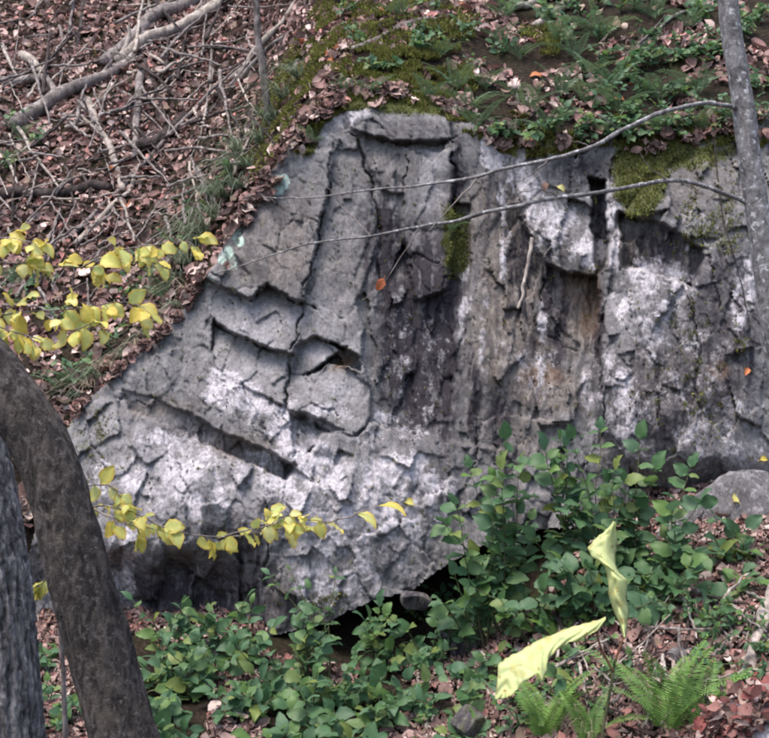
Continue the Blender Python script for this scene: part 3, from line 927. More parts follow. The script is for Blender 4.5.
def leafy(root, twigs, meshes, r, sc=1.0, step=0.045, r0=0.004, mat=None, skip=0.15, start=0.2, hang=0.75, fork=True):
    """twigs: list of world polylines; alternate leaves hang to both sides"""
    for tw in twigs:
        tw = np.asarray(tw)
        tg = limb('twig', tw, np.linspace(r0, 0.0012, len(tw)), mat or M_TWIG, root, 40, 6, 0.1, r.randrange(99), 0.006)
        q = crom(tw, 200)
        L = np.concatenate([[0], np.cumsum(np.linalg.norm(np.diff(q, axis=0), axis=1))])
        s = L[-1] * start
        side = 1
        while s < L[-1] + 0.001:
            i = int(np.searchsorted(L, s).clip(1, 198))
            if r.random() > skip:
                T = Vector(q[i + 1] - q[i - 1]).normalized()
                sd = T.cross(Vector((0, -1, 0.15))).normalized() * side
                d = (T * 0.55 + sd * 0.7 + Vector((r.uniform(-.5, .5), r.uniform(-.7, .4), -hang * r.uniform(-0.3, 1.3)))).normalized()
                up = Vector((r.uniform(-.9, .9), r.uniform(-1.1, .1), r.uniform(.3, 1.0)))
                leaf_on(tg, Vector(q[i]), d, up, meshes, sc, r)
            side = -side
            s += step * r.uniform(0.65, 1.35)
        if fork:                                         # short side shoots with a few leaves each
            for _ in range(max(2, int(L[-1] / 0.11))):
                i = r.randrange(50, 190)
                T = Vector(q[i + 1] - q[i - 1]).normalized()
                e = Vector(q[i]) + (T * .6 + Vector((r.uniform(-.4, .4), r.uniform(-.6, .4), r.uniform(-.9, .7)))) * r.uniform(.05, .11)
                s0 = Vector(q[i])
                sh = limb('twig', np.array([s0, s0.lerp(e, .5) + Vector((0, 0, .008)), e]), np.array([.002, .0015, .001]), mat or M_TWIG, root, 8, 5, .1, r.randrange(99))
                for w_ in (.45, .75, 1.0):
                    leaf_on(sh, s0.lerp(e, w_), (e - s0).normalized() * .6 + Vector((r.uniform(-.7, .7), r.uniform(-.7, .3), r.uniform(-.9, .1))), (r.uniform(-.6, .6), r.uniform(-1, .1), r.uniform(.3, 1)), meshes, sc * .85, r)
        T = Vector(q[-1] - q[-4]).normalized()
        leaf_on(tg, Vector(q[-1]), (T + Vector((0, -.2, -.3))), (0, -.7, .7), meshes, sc, r)


YB = -1.9
r = random.Random(3)
t = link('sapling', None, label='sapling with bright yellow leaves on twigs above the leaning dark trunk', cat='sapling')
st = pixline([(-140, 760, YB + .1), (-120, 600, YB), (-95, 450, YB), (-70, 330, YB), (-60, 240, YB), (-62, 160, YB)])
st[0][2] = float(ground_z(st[0][0], st[0][1])) - 0.05
limb('stem', st, np.linspace(.014, .006, 6), M_TWIG, t, 60, 8, 0.1, 41, 0.01)
leafy(t, [pixline(k) for k in (
    [(-70, 320, YB), (-20, 318, YB - .1), (30, 312, YB - .15), (80, 308, YB - .2), (118, 302, YB - .2), (140, 305, YB - .2)],
    [(-62, 262, YB), (-20, 262, YB - .05), (30, 264, YB - .1), (80, 268, YB - .1), (120, 262, YB - .1), (158, 262, YB - .1)],
    [(-62, 245, YB), (-25, 240, YB - .1), (10, 238, YB - .15), (38, 244, YB - .15)],
    [(40, 311, YB - .15), (70, 330, YB - .2), (95, 322, YB - .25)],
    [(-70, 300, YB), (-30, 318, YB - .15), (12, 332, YB - .2), (40, 340, YB - .2)],
    [(80, 268, YB - .1), (120, 250, YB - .15), (165, 244, YB - .2), (198, 238, YB - .2)])], [YEL_LEAF[k] for k in (0, 1, 3, 0, 2)], r, 0.86, 0.045, skip=0.15)
t = link('sapling', None, label='low sapling with yellow green leaves before the lichened lower rock face', cat='sapling')
st = pixline([(70, 860, -1.5), (66, 740, -1.5), (62, 640, -1.5), (60, 560, -1.5), (66, 500, -1.5), (80, 470, -1.5)])
st[0][2] = float(ground_z(st[0][0], st[0][1])) - 0.05
limb('stem', st, np.linspace(.012, .004, 6), M_TWIG, t, 60, 8, 0.1, 43, 0.01)
YB = -1.5
leafy(t, [pixline(k) for k in (
    [(60, 545, YB), (90, 508, YB - .1), (125, 510, YB - .15), (165, 528, YB - .2), (205, 536, YB - .2), (240, 536, YB - .2), (270, 530, YB - .2), (305, 528, YB - .2)],
    [(66, 500, YB), (90, 486, YB - .05), (110, 486, YB - .1), (122, 494, YB - .1)],
    [(90, 508, YB - .1), (130, 524, YB - .2), (165, 532, YB - .22)],
    [(225, 536, YB - .2), (255, 528, YB - .25), (290, 520, YB - .25), (325, 522, YB - .25)],
    [(60, 560, YB), (45, 580, YB), (36, 592, YB - .02)])], [YEL_LEAF[k] for k in (2, 4, 0, 2, 1)], r, 0.86, 0.052, skip=0.15)
leafy(t, [pixline([(325, 522, YB - .25), (345, 518, YB - .25), (365, 510, YB - .25), (378, 506, YB - .25)])], YEL_LEAF[:2], r, 1.1, 0.08, skip=0.6, start=0.6, fork=False)


# ------------------------------------------------------------------ green shrubs
def shrub(tips, base, meshes, label, group, seed, sc=1.0, step=0.04, name='shrub', start=0.3, cat='shrub'):
    r = random.Random(seed)
    root = link(name, None, label=label, cat=cat, group=group, loc=tuple(base))
    B = Vector(base)
    for tp in tips:
        tp = Vector(tp) - B
        mid = tp * 0.5 + Vector((r.uniform(-.03, .03), r.uniform(-.03, .03), 0.14 * tp.length))
        pts = np.array([(0, 0, -0.03), tuple(mid * 0.55), tuple(mid), tuple(tp * 0.82 + Vector((0, 0, 0.05 * tp.length))), tuple(tp)])
        tg = limb('stem', pts, np.array([.004, .0034, .0028, .002, .0012]), M_STEMG, root, 24, 6, 0.1, r.randrange(99), 0.004)
        q = crom(pts, 120)
        L = np.concatenate([[0], np.cumsum(np.linalg.norm(np.diff(q, axis=0), axis=1))])
        s = L[-1] * start
        while s < L[-1]:
            i = int(np.searchsorted(L, s).clip(1, 117))
            T = Vector(q[i + 1] - q[i - 1]).normalized()
            S = T.cross(Vector((0, 0, 1)))
            S = S.normalized() if S.length > 0.05 else Vector((1, 0, 0))
            S.rotate(Matrix.Rotation(r.uniform(-1.2, 1.2), 3, T))
            for sd in (-1, 1):
                if r.random() < 0.12:
                    continue
                d = (T * 0.5 + S * sd + Vector((0, r.uniform(-.4, .1), r.uniform(-.4, .15)))).normalized()
                leaf_on(tg, Vector(q[i]), d, Vector((r.uniform(-.3, .3), -0.55 + r.uniform(-.3, .3), 0.85)), meshes, sc * (0.75 + 0.35 * (1 - s / L[-1])), r)
            s += step * r.uniform(0.8, 1.3)
        T = Vector(q[-1] - q[-4]).normalized()
        leaf_on(tg, Vector(q[-1]), T + Vector((0, -.3, -.1)), (0, -.5, .8), meshes, sc * 0.8, r)
    return root


def tips_in(poly, n, y0, y1, seed, clear=0.08):
    r = random.Random(seed)
    xs, ys = [p[0] for p in poly], [p[1] for p in poly]
    out = []
    while len(out) < n:
        a, b = r.uniform(min(xs), max(xs)), r.uniform(min(ys), max(ys))
        if not inpoly(np.array([a]), np.array([b]), poly)[0]:
            continue
        Y = r.uniform(y0, y1)
        Y = min(Y, rock_at(a, b) - clear)
        p = P(a, b, Y)
        if p[2] > ground_z(p[0], p[1]) + 0.03:
            out.append(p)
    return out


# the leafy shrub growing against the right part of the rock's foot
SHR = [((492, 660), [(455, 505), (500, 470), (475, 560)], (-.55, -.25)),
       ((520, 640), [(505, 440), (520, 462), (470, 468), (530, 520)], (-.5, -.2)),
       ((556, 632), [(545, 450), (560, 440), (580, 500), (535, 540)], (-.55, -.3)),
       ((590, 625), [(600, 430), (615, 470), (570, 480), (620, 520)], (-.6, -.3)),
       ((615, 622), [(640, 440), (655, 470), (640, 510), (600, 540)], (-.6, -.35)),
       ((650, 615), [(690, 468), (700, 500), (665, 540), (640, 560)], (-.75, -.4)),
       ((690, 612), [(715, 520), (738, 545), (700, 560), (680, 590)], (-.75, -.45)),
       ((545, 668), [(500, 600), (540, 590), (570, 590), (470, 585)], (-.7, -.4)),
       ((470, 680), [(440, 600), (455, 575), (495, 575)], (-.55, -.3)),
       ((600, 655), [(590, 570), (560, 560), (620, 580)], (-.8, -.5)),
       ((680, 640), [(660, 580), (690, 565), (640, 590)], (-.9, -.6)),
       ((730, 630), [(740, 570), (760, 580), (715, 585)], (-.9, -.6)),
       ]
SHL = ['leafy green shrub growing beside the dark undercut gap', 'leafy green shrub reaching up before the brown streaked rock column', 'leafy green shrub growing below the rusty alcove',
       'leafy green shrub growing below the vertical dark slit', 'leafy green shrub below the mossy knob of the boulder', 'leafy green shrub under the middle of the lichened boulder',
       'leafy green shrub beside the pale wedged stone', 'low leafy shrub just behind the long drooping pale leaf', 'low leafy shrub beside the dark mossy stone', 'leafy shrub directly behind the upright pale leaf',
       'low leafy shrub above the tall bright fern', 'low leafy shrub above the stout pale stick']
for k, (bp, tips, (y0, y1)) in enumerate(SHR):
    r = random.Random(100 + k)
    tp = []
    for a, b in tips:
        Y = min(r.uniform(y0, y1), rock_at(a, b) - 0.12)
        tp.append(P(a, b, Y))
    for a, b in (list(tips) if k not in (0, 7, 8) else []):
        a2, b2 = a + r.uniform(-48, 48), b + r.uniform(5, 55)
        tp.append(P(a2, b2, min(r.uniform(y0 - .1, y1), rock_at(a2, b2) - .12)))
    cx = np.mean([p[0] for p in tp])
    cyy = np.mean([p[1] for p in tp]) + 0.05
    base = (cx + 0.05, cyy, float(ground_z(cx + 0.05, cyy)))
    shrub(tp, base, GREEN_LEAF if k % 3 else GREEN_LEAF[:2] + GREEN_LONG[:1], SHL[k], 'green shrubs along the foot of the rock', 200 + k, 1.32, 0.07, start=0.3)
# the low thicket under the undercut lower left
POLY = [(140, 650), (165, 622), (205, 608), (262, 622), (320, 645), (370, 640), (420, 632), (470, 660), (490, 700), (470, 735), (300, 742), (150, 742)]
for k in range(60):
    if k % 4 == 2 and k > 12:
        continue
    r = random.Random(300 + k)
    cx = 146 + (k % 12) * 31 + r.uniform(-14, 14)
    cyy = 617 + (k // 12) * 31 + (10 if 230 < cx < 290 else 0) + r.uniform(-14, 14) + (14 if cx > 280 else 0)
    poly = [(cx - 40, cyy - 26), (cx + 40, cyy - 26), (cx + 40, cyy + 30), (cx - 40, cyy + 30)]
    yy = -0.35 - 0.5 * (cyy - 640) / 90
    tp = tips_in(poly, 4, yy - 0.15, yy + 0.1, 400 + k, 0.1)
    bx, by = np.mean([p[0] for p in tp]), np.mean([p[1] for p in tp]) + 0.04
    shrub(tp, (bx, by, float(ground_z(bx, by))), GREEN_LEAF if k % 2 else GREEN_LONG + GREEN_LEAF[:1], 'low leafy green plant in the thicket below the undercut rock', 'thicket of green plants below the undercut rock', 500 + k, 1.15, 0.06, name='leafy_plant', start=0.3, cat='plant')
# a small plant growing out of the crevice in front of the lichened face
for bp, tips in (((330, 600), [(290, 570), (310, 590), (270, 575), (335, 575)]),):
    tp = [P(a, b, rock_at(a, b) - 0.3) for a, b in tips]
    bx, by = P(330, 640, -0.35)[:2]
    shrub(tp, (bx, by, float(ground_z(bx, by))), GREEN_LONG, 'slender green plant rising in front of the white lichen patch', None, 610, 0.8, 0.07, name='leafy_plant', cat='plant')


# ------------------------------------------------------------------ ferns, grass, moss
def frond_mesh(name, L, wid, mat, n=16, arch=0.8, seed=0, taper=1.0):
    r = np.random.default_rng(seed)
    t = np.linspace(0, 1, n * 2 + 1)
    ang = 1.15 - arch * 1.5 * t
    dl = L / (n * 2)
    y = np.concatenate([[0], np.cumsum(np.cos(ang[:-1]) * dl)])
    z = np.concatenate([[0], np.cumsum(np.sin(ang[:-1]) * dl)])
    V, Q = [], []
    for i in range(n * 2):                         # rachis ribbon
        b = len(V)
        w0, w1 = 0.0022 * (1 - t[i] * .8), 0.0022 * (1 - t[i + 1] * .8)
        V += [(-w0, y[i], z[i]), (w0, y[i], z[i]), (w1, y[i + 1], z[i + 1]), (-w1, y[i + 1], z[i + 1])]
        Q.append((b, b + 1, b + 2, b + 3))
    for i in range(4, n * 2):
        s = t[i]
        ln = wid * (np.sin(np.pi * min(1, (0.18 + 0.82 * s))) ** 0.7) * (1 - 0.35 * s) * r.uniform(.9, 1.08)
        hw = max(0.003, 0.42 * L / (n * 2))
        for sd in (-1, 1):
            b = len(V)
            fw = 0.30 * ln
            dz = -0.12 * ln + r.normal(0, .003)
            T = np.array([0, np.cos(ang[i]), np.sin(ang[i])])
            o = np.array([0, y[i], z[i]])
            side = np.array([sd, 0, 0])
            m = o + side * ln * .5 + T * fw * .45 + np.array([0, 0, dz * .3])
            e = o + side * ln + T * fw + np.array([0, 0, dz])
            V += [tuple(o - T * hw * .5), tuple(m - T * hw), tuple(e), tuple(m + T * hw)]
            Q.append((b, b + 1, b + 2, b + 3))
    return mesh_np(name, V, Q, mat, smooth=False)


FR_BIG = [frond_mesh('frond', 0.42, 0.085, M_FERN, 20, a, s) for s, a in enumerate((0.7, 0.9, 0.55))]
FR_SM = [frond_mesh('frond', 0.22, 0.045, M_FERNDK, 14, a, s + 5) for s, a in enumerate((0.9, 1.1, 0.7))]


def fern(pos, meshes, nf, label, group, seed, sc=1.0, face=None, spread=3.14, tilt=0.0):
    r = random.Random(seed)
    root = link('fern', None, label=label, cat='fern', group=group, loc=tuple(pos))
    for k in range(nf):
        a = (face if face is not None else 0) + (k / max(1, nf - 1) - .5) * 2 * spread + r.uniform(-.25, .25)
        link('frond', meshes[r.randrange(len(meshes))], root, rot=Euler((tilt + r.uniform(-.25, .25), r.uniform(-.2, .2), a), 'XYZ'), scale=sc * r.uniform(.75, 1.15))
    return root


# big bright ferns at the lower right
for k, (a, b, nf, sc, lab) in enumerate((
        (545, 745, 7, 0.95, 'bright green fern growing beneath the pale drooping leaf'),
        (590, 750, 6, 0.85, 'bright green fern between the pale drooping leaf and the stems'),
        (668, 738, 8, 1.15, 'tall bright green fern beside the pile of red leaves'),
        (702, 742, 6, 0.85, 'low bright green fern at the edge of the red leaf pile'))):
    p = pix_ground(a, min(b, 770))
    fern(p, FR_BIG, nf, lab, None, 700 + k, sc, 0.0, 2.3, 0.25)
p = pix_ground(560, 650)
fern(p, FR_BIG, 4, 'feathery green fern under the broad leaved shrubs behind the pale leaves', None, 720, 0.6, 0.6, 1.4, 0.2)
# dark evergreen ferns on the ledge above the rock
for k, (a, b, sc) in enumerate(((500, 45, .8), (545, 22, .9), (470, 122, .8), (486, 92, .7), (592, 78, 1.0), (575, 60, .9), (610, 95, 1.0), (640, 62, .9), (690, 30, .9), (560, 100, .9), (585, 105, .8), (655, 20, .8), (520, 60, .8), (455, 95, .9), (440, 60, .8), (400, 20, .8), (530, 112, 1.0), (620, 118, 1.0), (660, 105, 1.0), (700, 95, 1.0), (560, 45, 1.1), (505, 20, .9), (600, 40, 1.1))):
    p = pix_ground(a, b)
    fern(p, FR_SM, 6, 'small evergreen fern on the mossy ledge above the rock', 'small ferns along the ledge', 740 + k, sc * 1.4, 3.14, 2.2)
p = P(452, 232, rock_at(452, 232))
fern(p, FR_SM, 4, 'tiny fern rooted in the mossy crack of the rock face', None, 780, 0.7, 3.14, 1.2)
for k, (a, b) in enumerate(((60, 395), (75, 388), (15, 290), (22, 140), (10, 165), (160, 300))):
    p = pix_ground(a, b)
    fern(p, FR_SM, 6, 'dark green fern on the litter slope left of the rock', 'ferns on the litter slope', 790 + k, 1.2, 3.14, 2.4)


def tuft(pos, n, L, mat, label, cat, group, seed, lean=(0, -0.3, 0), w=0.004):
    r = np.random.default_rng(seed)
    V, Q = [], []
    for k in range(n):
        a = r.uniform(0, 2 * np.pi)
        d = np.array([np.cos(a) * .6, np.sin(a) * .6, 0]) + np.array(lean) + r.normal(0, .15, 3)
        l = L * r.uniform(.5, 1.15)
        o = r.normal(0, .02, 3) * np.array([1, 1, .1])
        s = np.array([-np.sin(a), np.cos(a), 0]) * w
        pr = None
        for i in range(6):
            t = i / 5
            c = o + d * l * t + np.array([0, 0, l * (0.9 * t - 0.95 * t * t)])
            ww = s * (1 - t * .9)
            b = len(V)
            V += [tuple(c - ww), tuple(c + ww)]
            if i:
                Q.append((b - 2, b - 1, b + 1, b))
    return link('grass_tuft', mesh_np('grass_tuft', V, Q, mat, smooth=False), label=label, cat=cat, group=group, loc=tuple(pos))


for k, (a, b) in enumerate(((250, 175), (238, 195), (225, 205), (215, 225), (205, 240), (196, 252), (232, 178), (186, 270), (172, 285), (262, 150), (272, 128), (285, 105), (300, 85), (213, 205), (190, 240), (240, 160))):
    p = pix_ground(a, b)
    tuft(p + np.array([0, -.02, .04]), 46, 0.36, M_SEDGE, 'grey green sedge tuft drooping beside the left rock edge', 'grass', 'sedge tufts along the left rock edge', 800 + k, (-0.4, -0.4, 0.05), 0.005)
for k, (a, b) in enumerate(((600, 715), (618, 690), (590, 738))):
    p = pix_ground(a, b)
    tuft(p, 12, 0.32, M_STRAW, 'dry straw coloured grass stalks between the bright ferns', 'grass', 'dry grass between the ferns', 830 + k, (0.05, -0.1, 0.2), 0.002)
for k, (a, b) in enumerate(((100, 385), (112, 374), (125, 365), (138, 352), (150, 345), (165, 330), (178, 312), (190, 296), (80, 405), (90, 394))):
    p = pix_ground(a, b)
    tuft(p + np.array([0, -.02, .03]), 30, 0.26, M_STRAW if k % 2 else M_SEDGE, 'mixed dry grass tuft on the litter above the rock shoulder', 'grass', 'dry grass above the rock shoulder', 840 + k, (-0.4, -0.4, -0.1), 0.003)


def moss_mat(name, pos, nrm, label, group, seed, h=0.014, tint=((0.17, 0.20, 0.045), (0.28, 0.30, 0.08), (0.11, 0.125, 0.035), (0.18, 0.14, 0.07))):
    """cushion of tiny upright shoots"""
    r = np.random.default_rng(seed)
    n = len(pos)
    tv = np.array(tint)
    c = tv[r.integers(0, len(tv), n)] * r.uniform(.7, 1.2, (n, 1))
    d = nrm + r.normal(0, .45, (n, 3))
    d /= np.linalg.norm(d, axis=1)[:, None]
    s = np.cross(d, r.normal(0, 1, (n, 3)))
    s /= np.linalg.norm(s, axis=1)[:, None]
    hh = h * r.uniform(.5, 1.3, (n, 1))
    w = h * .28
    A = pos - s * w - nrm * .004
    B = pos + s * w - nrm * .004
    C = pos + d * hh
    V = np.stack([A, B, C], 1).reshape(-1, 3)
    Fc = np.arange(n * 3).reshape(-1, 3)
    return link(name, mesh_np(name, V, Fc, M_MOSS, smooth=False, colors=np.repeat(c, 3, 0)), label=label, cat='moss', group=group, kind='stuff')


gY, gX = np.gradient(DEP)
RX = (U - 384.5) / F * (DEP - CY)
RZ = CZ - (W - 369.0) / F * (DEP - CY)


def rock_pts(mask, n, seed):
    r = np.random.default_rng(seed)
    jj, ii = np.nonzero(mask & IN)
    k = r.integers(0, len(jj), n)
    jj, ii = jj[k], ii[k]
    pos = np.stack([RX[jj, ii], DEP[jj, ii], RZ[jj, ii]], 1) + r.normal(0, .003, (n, 3))
    px = RS * (DEP[jj, ii] - CY) / F
    nn = np.stack([gX[jj, ii] / px * .6, -np.ones(n), -gY[jj, ii] / px * .6 + .6], 1)
    nn /= np.linalg.norm(nn, axis=1)[:, None]
    return pos, nn


p_, n_ = rock_pts((MOSS + 0.6 * fbm(U / 9, W / 9, 4, 91) + np.random.default_rng(8).normal(0, .16, U.shape)) > 0.56, 22000, 5)
moss_mat('moss', p_, n_, 'yellow green moss cushions growing on the rock itself', None, 6, 0.015)


def ground_area(poly, n, seed):
    """ground points whose sight line falls in a photo polygon"""
    r = np.random.default_rng(seed)
    xs, ys = [p[0] for p in poly], [p[1] for p in poly]
    a = r.uniform(min(xs), max(xs), n * 3)
    b = r.uniform(min(ys), max(ys), n * 3)
    k = inpoly(a, b, poly)
    a, b = a[k][:n], b[k][:n]
    out = np.full((len(a), 3), np.nan)
    live = np.ones(len(a), bool)
    for d in np.arange(3.5, 16, 0.02):
        x, y, z = (a - 384.5) / F * d, d + CY, CZ - (b - 369) / F * d
        g = ground_z(x, np.full_like(x, y))
        hit = live & (z < g)
        out[hit] = np.stack([x[hit], np.full(hit.sum(), y), g[hit]], 1)
        live &= ~hit
        if not live.any():
            break
    return out[~np.isnan(out[:, 0])]


LEDGE_MOSS = [[(300, 60), (345, 0), (420, 0), (480, 20), (470, 60), (440, 85), (380, 95), (340, 80)], [(380, 50), (470, 60), (478, 110), (400, 95), (350, 95)],
              [(520, 30), (560, 30), (560, 60), (520, 60)], [(495, 120), (560, 125), (560, 140), (495, 138)], [(245, 165), (262, 110), (290, 55), (322, 0), (345, 0), (335, 50), (305, 105), (272, 165), (255, 185)],
              [(610, 130), (680, 120), (720, 145), (640, 165), (610, 160)]]
pp = np.vstack([ground_area(q, n, 50 + i) for i, (q, n) in enumerate(zip(LEDGE_MOSS, (14000, 10000, 2200, 1600, 14000, 5000)))])
keep = (fbm(pp[:, 0] * 7, pp[:, 1] * 7 + pp[:, 2] * 7, 3, 92) > -0.12)
pp = pp[keep]
moss_mat('moss', pp + np.array([0, -.01, .032]), ground_n(pp[:, 0], pp[:, 1]), 'green moss carpet on the ledge above the rock', None, 7, 0.03)


# ------------------------------------------------------------------ leaf litter
PAL = np.array([(.21, .135, .12), (.28, .195, .175), (.14, .085, .075), (.38, .29, .26), (.24, .145, .13), (.48, .39, .35), (.085, .055, .05), (.33, .16, .14), (.18, .13, .10)])
PW = np.array([.18, .18, .15, .1, .14, .06, .1, .05, .04])


def litter(name, pos, nrm, label, seed, size=0.075, lift=0.02, pal=PAL, pw=PW):
    r = np.random.default_rng(seed)
    n = len(pos)
    t = np.array([0, .22, .5, .78, 1.0])
    w = np.array([.02, .34, .42, .28, .02])
    L = size * np.clip(np.exp(r.normal(-.12, .38, n)), .35, 2.0)
    asp = r.uniform(.35, 1.2, n)
    fold = r.uniform(-.2, .9, n)
    bend = r.normal(0, .7, n)
    up = nrm + r.normal(0, .38, (n, 3))
    up /= np.linalg.norm(up, axis=1)[:, None]
    f = np.cross(up, r.normal(0, 1, (n, 3)))
    f /= np.linalg.norm(f, axis=1)[:, None]
    s = np.cross(f, up)
    V = np.zeros((n, 5, 3, 3))
    for i in range(5):
        for k, sd in enumerate((-1, 0, 1)):
            hw = w[i] * L * asp * .8
            V[:, i, k] = pos + f * ((t[i] - .5) * L)[:, None] + s * (sd * hw)[:, None] + up * (abs(sd) * hw * fold + bend * L * (t[i] - .5) ** 2 + r.normal(0, .05, n) * L + r.uniform(0, lift) + .008)[:, None]
    base = np.arange(n)[:, None] * 15
    qs = []
    for i in range(4):
        for k in range(2):
            o = i * 3 + k
            qs.append(base + np.array([o, o + 1, o + 4, o + 3]))
    Q = np.stack(qs, 1).reshape(-1, 4)
    c = pal[r.choice(len(pal), n, p=pw / pw.sum())] * r.uniform(.5, 1.4, (n, 1))
    c = np.repeat(c, 15, 0)
    return link(name, mesh_np(name, V.reshape(-1, 3), Q, M_LITTER, smooth=True, colors=c), label=label, cat='leaf litter', kind='stuff')


def scatter(x0, x1, y0, y1, n, seed, cond=None):
    r = np.random.default_rng(seed)
    x, y = r.uniform(x0, x1, n), r.uniform(y0, y1, n)
    if cond is not None:
        k = cond(x, y)
        x, y = x[k], y[k]
    z = ground_z(x, y)
    return np.stack([x, y, z + r.uniform(0, .02, len(x))], 1), ground_n(x, y)


yt_ = lambda x: np.interp(x, YTX, YTV)
a_, n_ = scatter(-6, 4.5, 0.3, 9.5, 66000, 1, lambda x, y: (y > yt_(x) + .02) & (np.abs(x + .1) < 2.2 + .42 * y) & ((x < -.45) | (y > 4) | (vnoise(x * 3.2, y * 3.2, 5) < .5)))
litter('leaf_litter', a_, n_, 'brown leaf litter blanketing the hillside behind the rock', 2, 0.068, .02, PAL * np.array([1.22, 1.2, 1.22]) )
a_, n_ = scatter(-2.8, 2.6, -2.6, 0.4, 46000, 3, lambda x, y: ~((y > -.12) & (x > -.6) & (x < 1.0)) & ((x > 0.05 + .25 * fbm(x * 3, y * 3, 2, 6)) | (x < -1.4) | (vnoise(x * 3, y * 3, 6) < .45)))
litter('leaf_litter', a_, n_, 'brown leaf litter on the bank below the rock', 4, 0.046)


a_, n_ = scatter(-7.5, 6.5, -3.5, 9.5, 46000, 7, lambda x, y: (((y > yt_(x)) & (np.abs(x + .1) > 2.1 + .42 * y)) | ((y < .95) & ((x < -1.75) | (x > 2.3)))) & (np.abs(x) < 4.6 + .35 * np.maximum(y, 0)))
litter('leaf_litter', a_, n_, 'brown leaf litter on the outer slopes either side of the rock', 8, 0.095)
rimtop = np.argmax(IN, axis=0)
RIM = IN & (np.arange(len(VY))[:, None] - rimtop[None, :] < (14 + 16 * vnoise(U[:1] / 25, W[:1] * 0, 95)) / RS) & (U > 225)
a_, n_ = rock_pts(RIM & (fbm(U / 16, W / 16, 3, 98) > .02), 1300, 15)
litter('leaf_litter', a_ + np.array([0, -.015, .01]), n_, 'dead leaves lodged along the upper rim of the rock', 16, 0.06)
EDGE = IN & (U < 330) & (np.roll(~IN, 7, 1) | np.roll(~IN, 6, 0)) & (W < 420)
a_, n_ = rock_pts(EDGE & (TEAL < .2) & (fbm(U / 14, W / 14, 3, 99) > -.1 + .25 * (W < 280)), 520, 17)
litter('leaf_litter', a_ + np.array([-.02, -.01, .01]), n_, 'dead leaves caught along the left edge of the rock', 18, 0.05)
a_, n_ = rock_pts(IN & (np.arange(len(VY))[:, None] - rimtop[None, :] < (10 + 26 * vnoise(U[:1] / 18, W[:1] * 0, 96)) / RS) & (U > 290) & (fbm(U / 9, W / 9, 3, 97) > -.1), 24000, 19)
moss_mat('moss', a_, n_, 'ragged moss fringe along the upper rim of the rock', None, 20, 0.026)


# ------------------------------------------------------------------ single fallen leaves
def fallen(px, py, kind, label, group, r, sc=1.0, on=None, lift=0.02):
    if on == 'rock':
        Y = rock_at(px, py) - 0.02
        pos = Vector(P(px, py, Y))
        up = Vector((r.uniform(-.3, .3), -.8, .6))
    elif on is None:
        p = pix_ground(px, py, 2.0, 22, 700)
        pos = Vector(p) + Vector((0, 0, lift))
        up = Vector(ground_n(p[0], p[1])) + Vector((r.gauss(0, .3), r.gauss(0, .3) - .15, r.gauss(0, .2)))
    else:
        pos, up = on
    d = Vector((r.uniform(-1, 1), r.uniform(-1, 1), r.uniform(-1, 1))).cross(up)
    m = DEAD[kind]
    o = link('fallen_leaf', m[r.randrange(len(m))], None, label, 'leaf', group, None, pos, basis(d, up), sc * r.uniform(.75, 1.2))
    return o


r = random.Random(77)


def spray(poly, n, kinds, label, group, sc=1.0):
    xs, ys = [p[0] for p in poly], [p[1] for p in poly]
    k = 0
    while k < n:
        a, b = r.uniform(min(xs), max(xs)), r.uniform(min(ys), max(ys))
        if inpoly(np.array([a]), np.array([b]), poly)[0]:
            kd = kinds[r.randrange(len(kinds))]
            fallen(a, b, kd, label[kd], group, r, sc)
            k += 1


L1 = {'tan': 'curled tan leaf on the branch strewn slope', 'orange': 'orange leaf on the branch strewn slope', 'yellow': 'yellow leaf on the branch strewn slope', 'red': 'pinkish red leaf on the branch strewn slope'}
spray([(0, 0), (250, 0), (240, 150), (130, 330), (60, 400), (0, 400)], 52, ['tan'] * 9 + ['orange', 'yellow', 'red'], L1, 'loose leaves on the branch strewn slope', 1.15)
L2 = {'tan': 'tan dead leaf on the ferny ledge above the rock', 'orange': 'orange brown leaf on the ferny ledge above the rock', 'yellow': 'yellow leaf on the ferny ledge above the rock', 'red': 'reddish leaf on the ferny ledge above the rock'}
spray([(300, 60), (350, 0), (769, 0), (769, 110), (560, 132), (490, 122), (480, 90), (400, 70)], 62, ['tan'] * 7 + ['orange', 'orange', 'red'], L2, 'loose leaves on the ferny ledge', 1.0)
L3 = {'tan': 'tan dead leaf on the twiggy bank at the right', 'orange': 'orange leaf on the twiggy bank at the right', 'yellow': 'yellow leaf on the twiggy bank at the right', 'red': 'red leaf on the twiggy bank at the right'}
spray([(560, 640), (640, 610), (769, 560), (769, 640), (700, 720), (620, 738), (540, 700)], 46, ['tan'] * 6 + ['orange', 'red'], L3, 'loose leaves on the twiggy bank', 0.85)
L4 = {'tan': 'pale dead leaf among the shrubs below the rock overhang', 'yellow': 'yellow leaf among the shrubs below the rock overhang'}
spray([(430, 600), (560, 590), (560, 640), (480, 690), (440, 700)], 22, ['tan', 'tan', 'tan', 'yellow'], L4, 'leaves under the shrubs', 0.8)
for k in range(14):
    fallen(300 + r.uniform(0, 60), 40 + r.uniform(-4, 28), 'orange' if k % 2 else 'tan', 'rusty leaf in the cluster beside the mossy stick', 'rusty leaf cluster by the mossy stick', r, 1.0)
for (a, b, kd, lab) in ((557, 186, 'yellow', 'yellow leaf stuck high in the rock alcove'), (596, 204, 'yellow', 'yellow leaf hanging in the dark slit'), (606, 240, 'yellow', 'yellow leaf caught at the lower end of the dark slit'),
                        (760, 460, 'yellow', 'bright yellow leaf resting on the right boulder near the slim tree'), (748, 368, 'orange', 'rusty leaf caught between the slim tree and the boulder'),
                        (545, 182, 'tan', 'brown leaf lodged above the alcove'), (414, 505, 'yellow', 'small yellowish leaf clinging to the lichened face')):
    fallen(a, b, kd, lab, None, r, 0.75, 'rock')
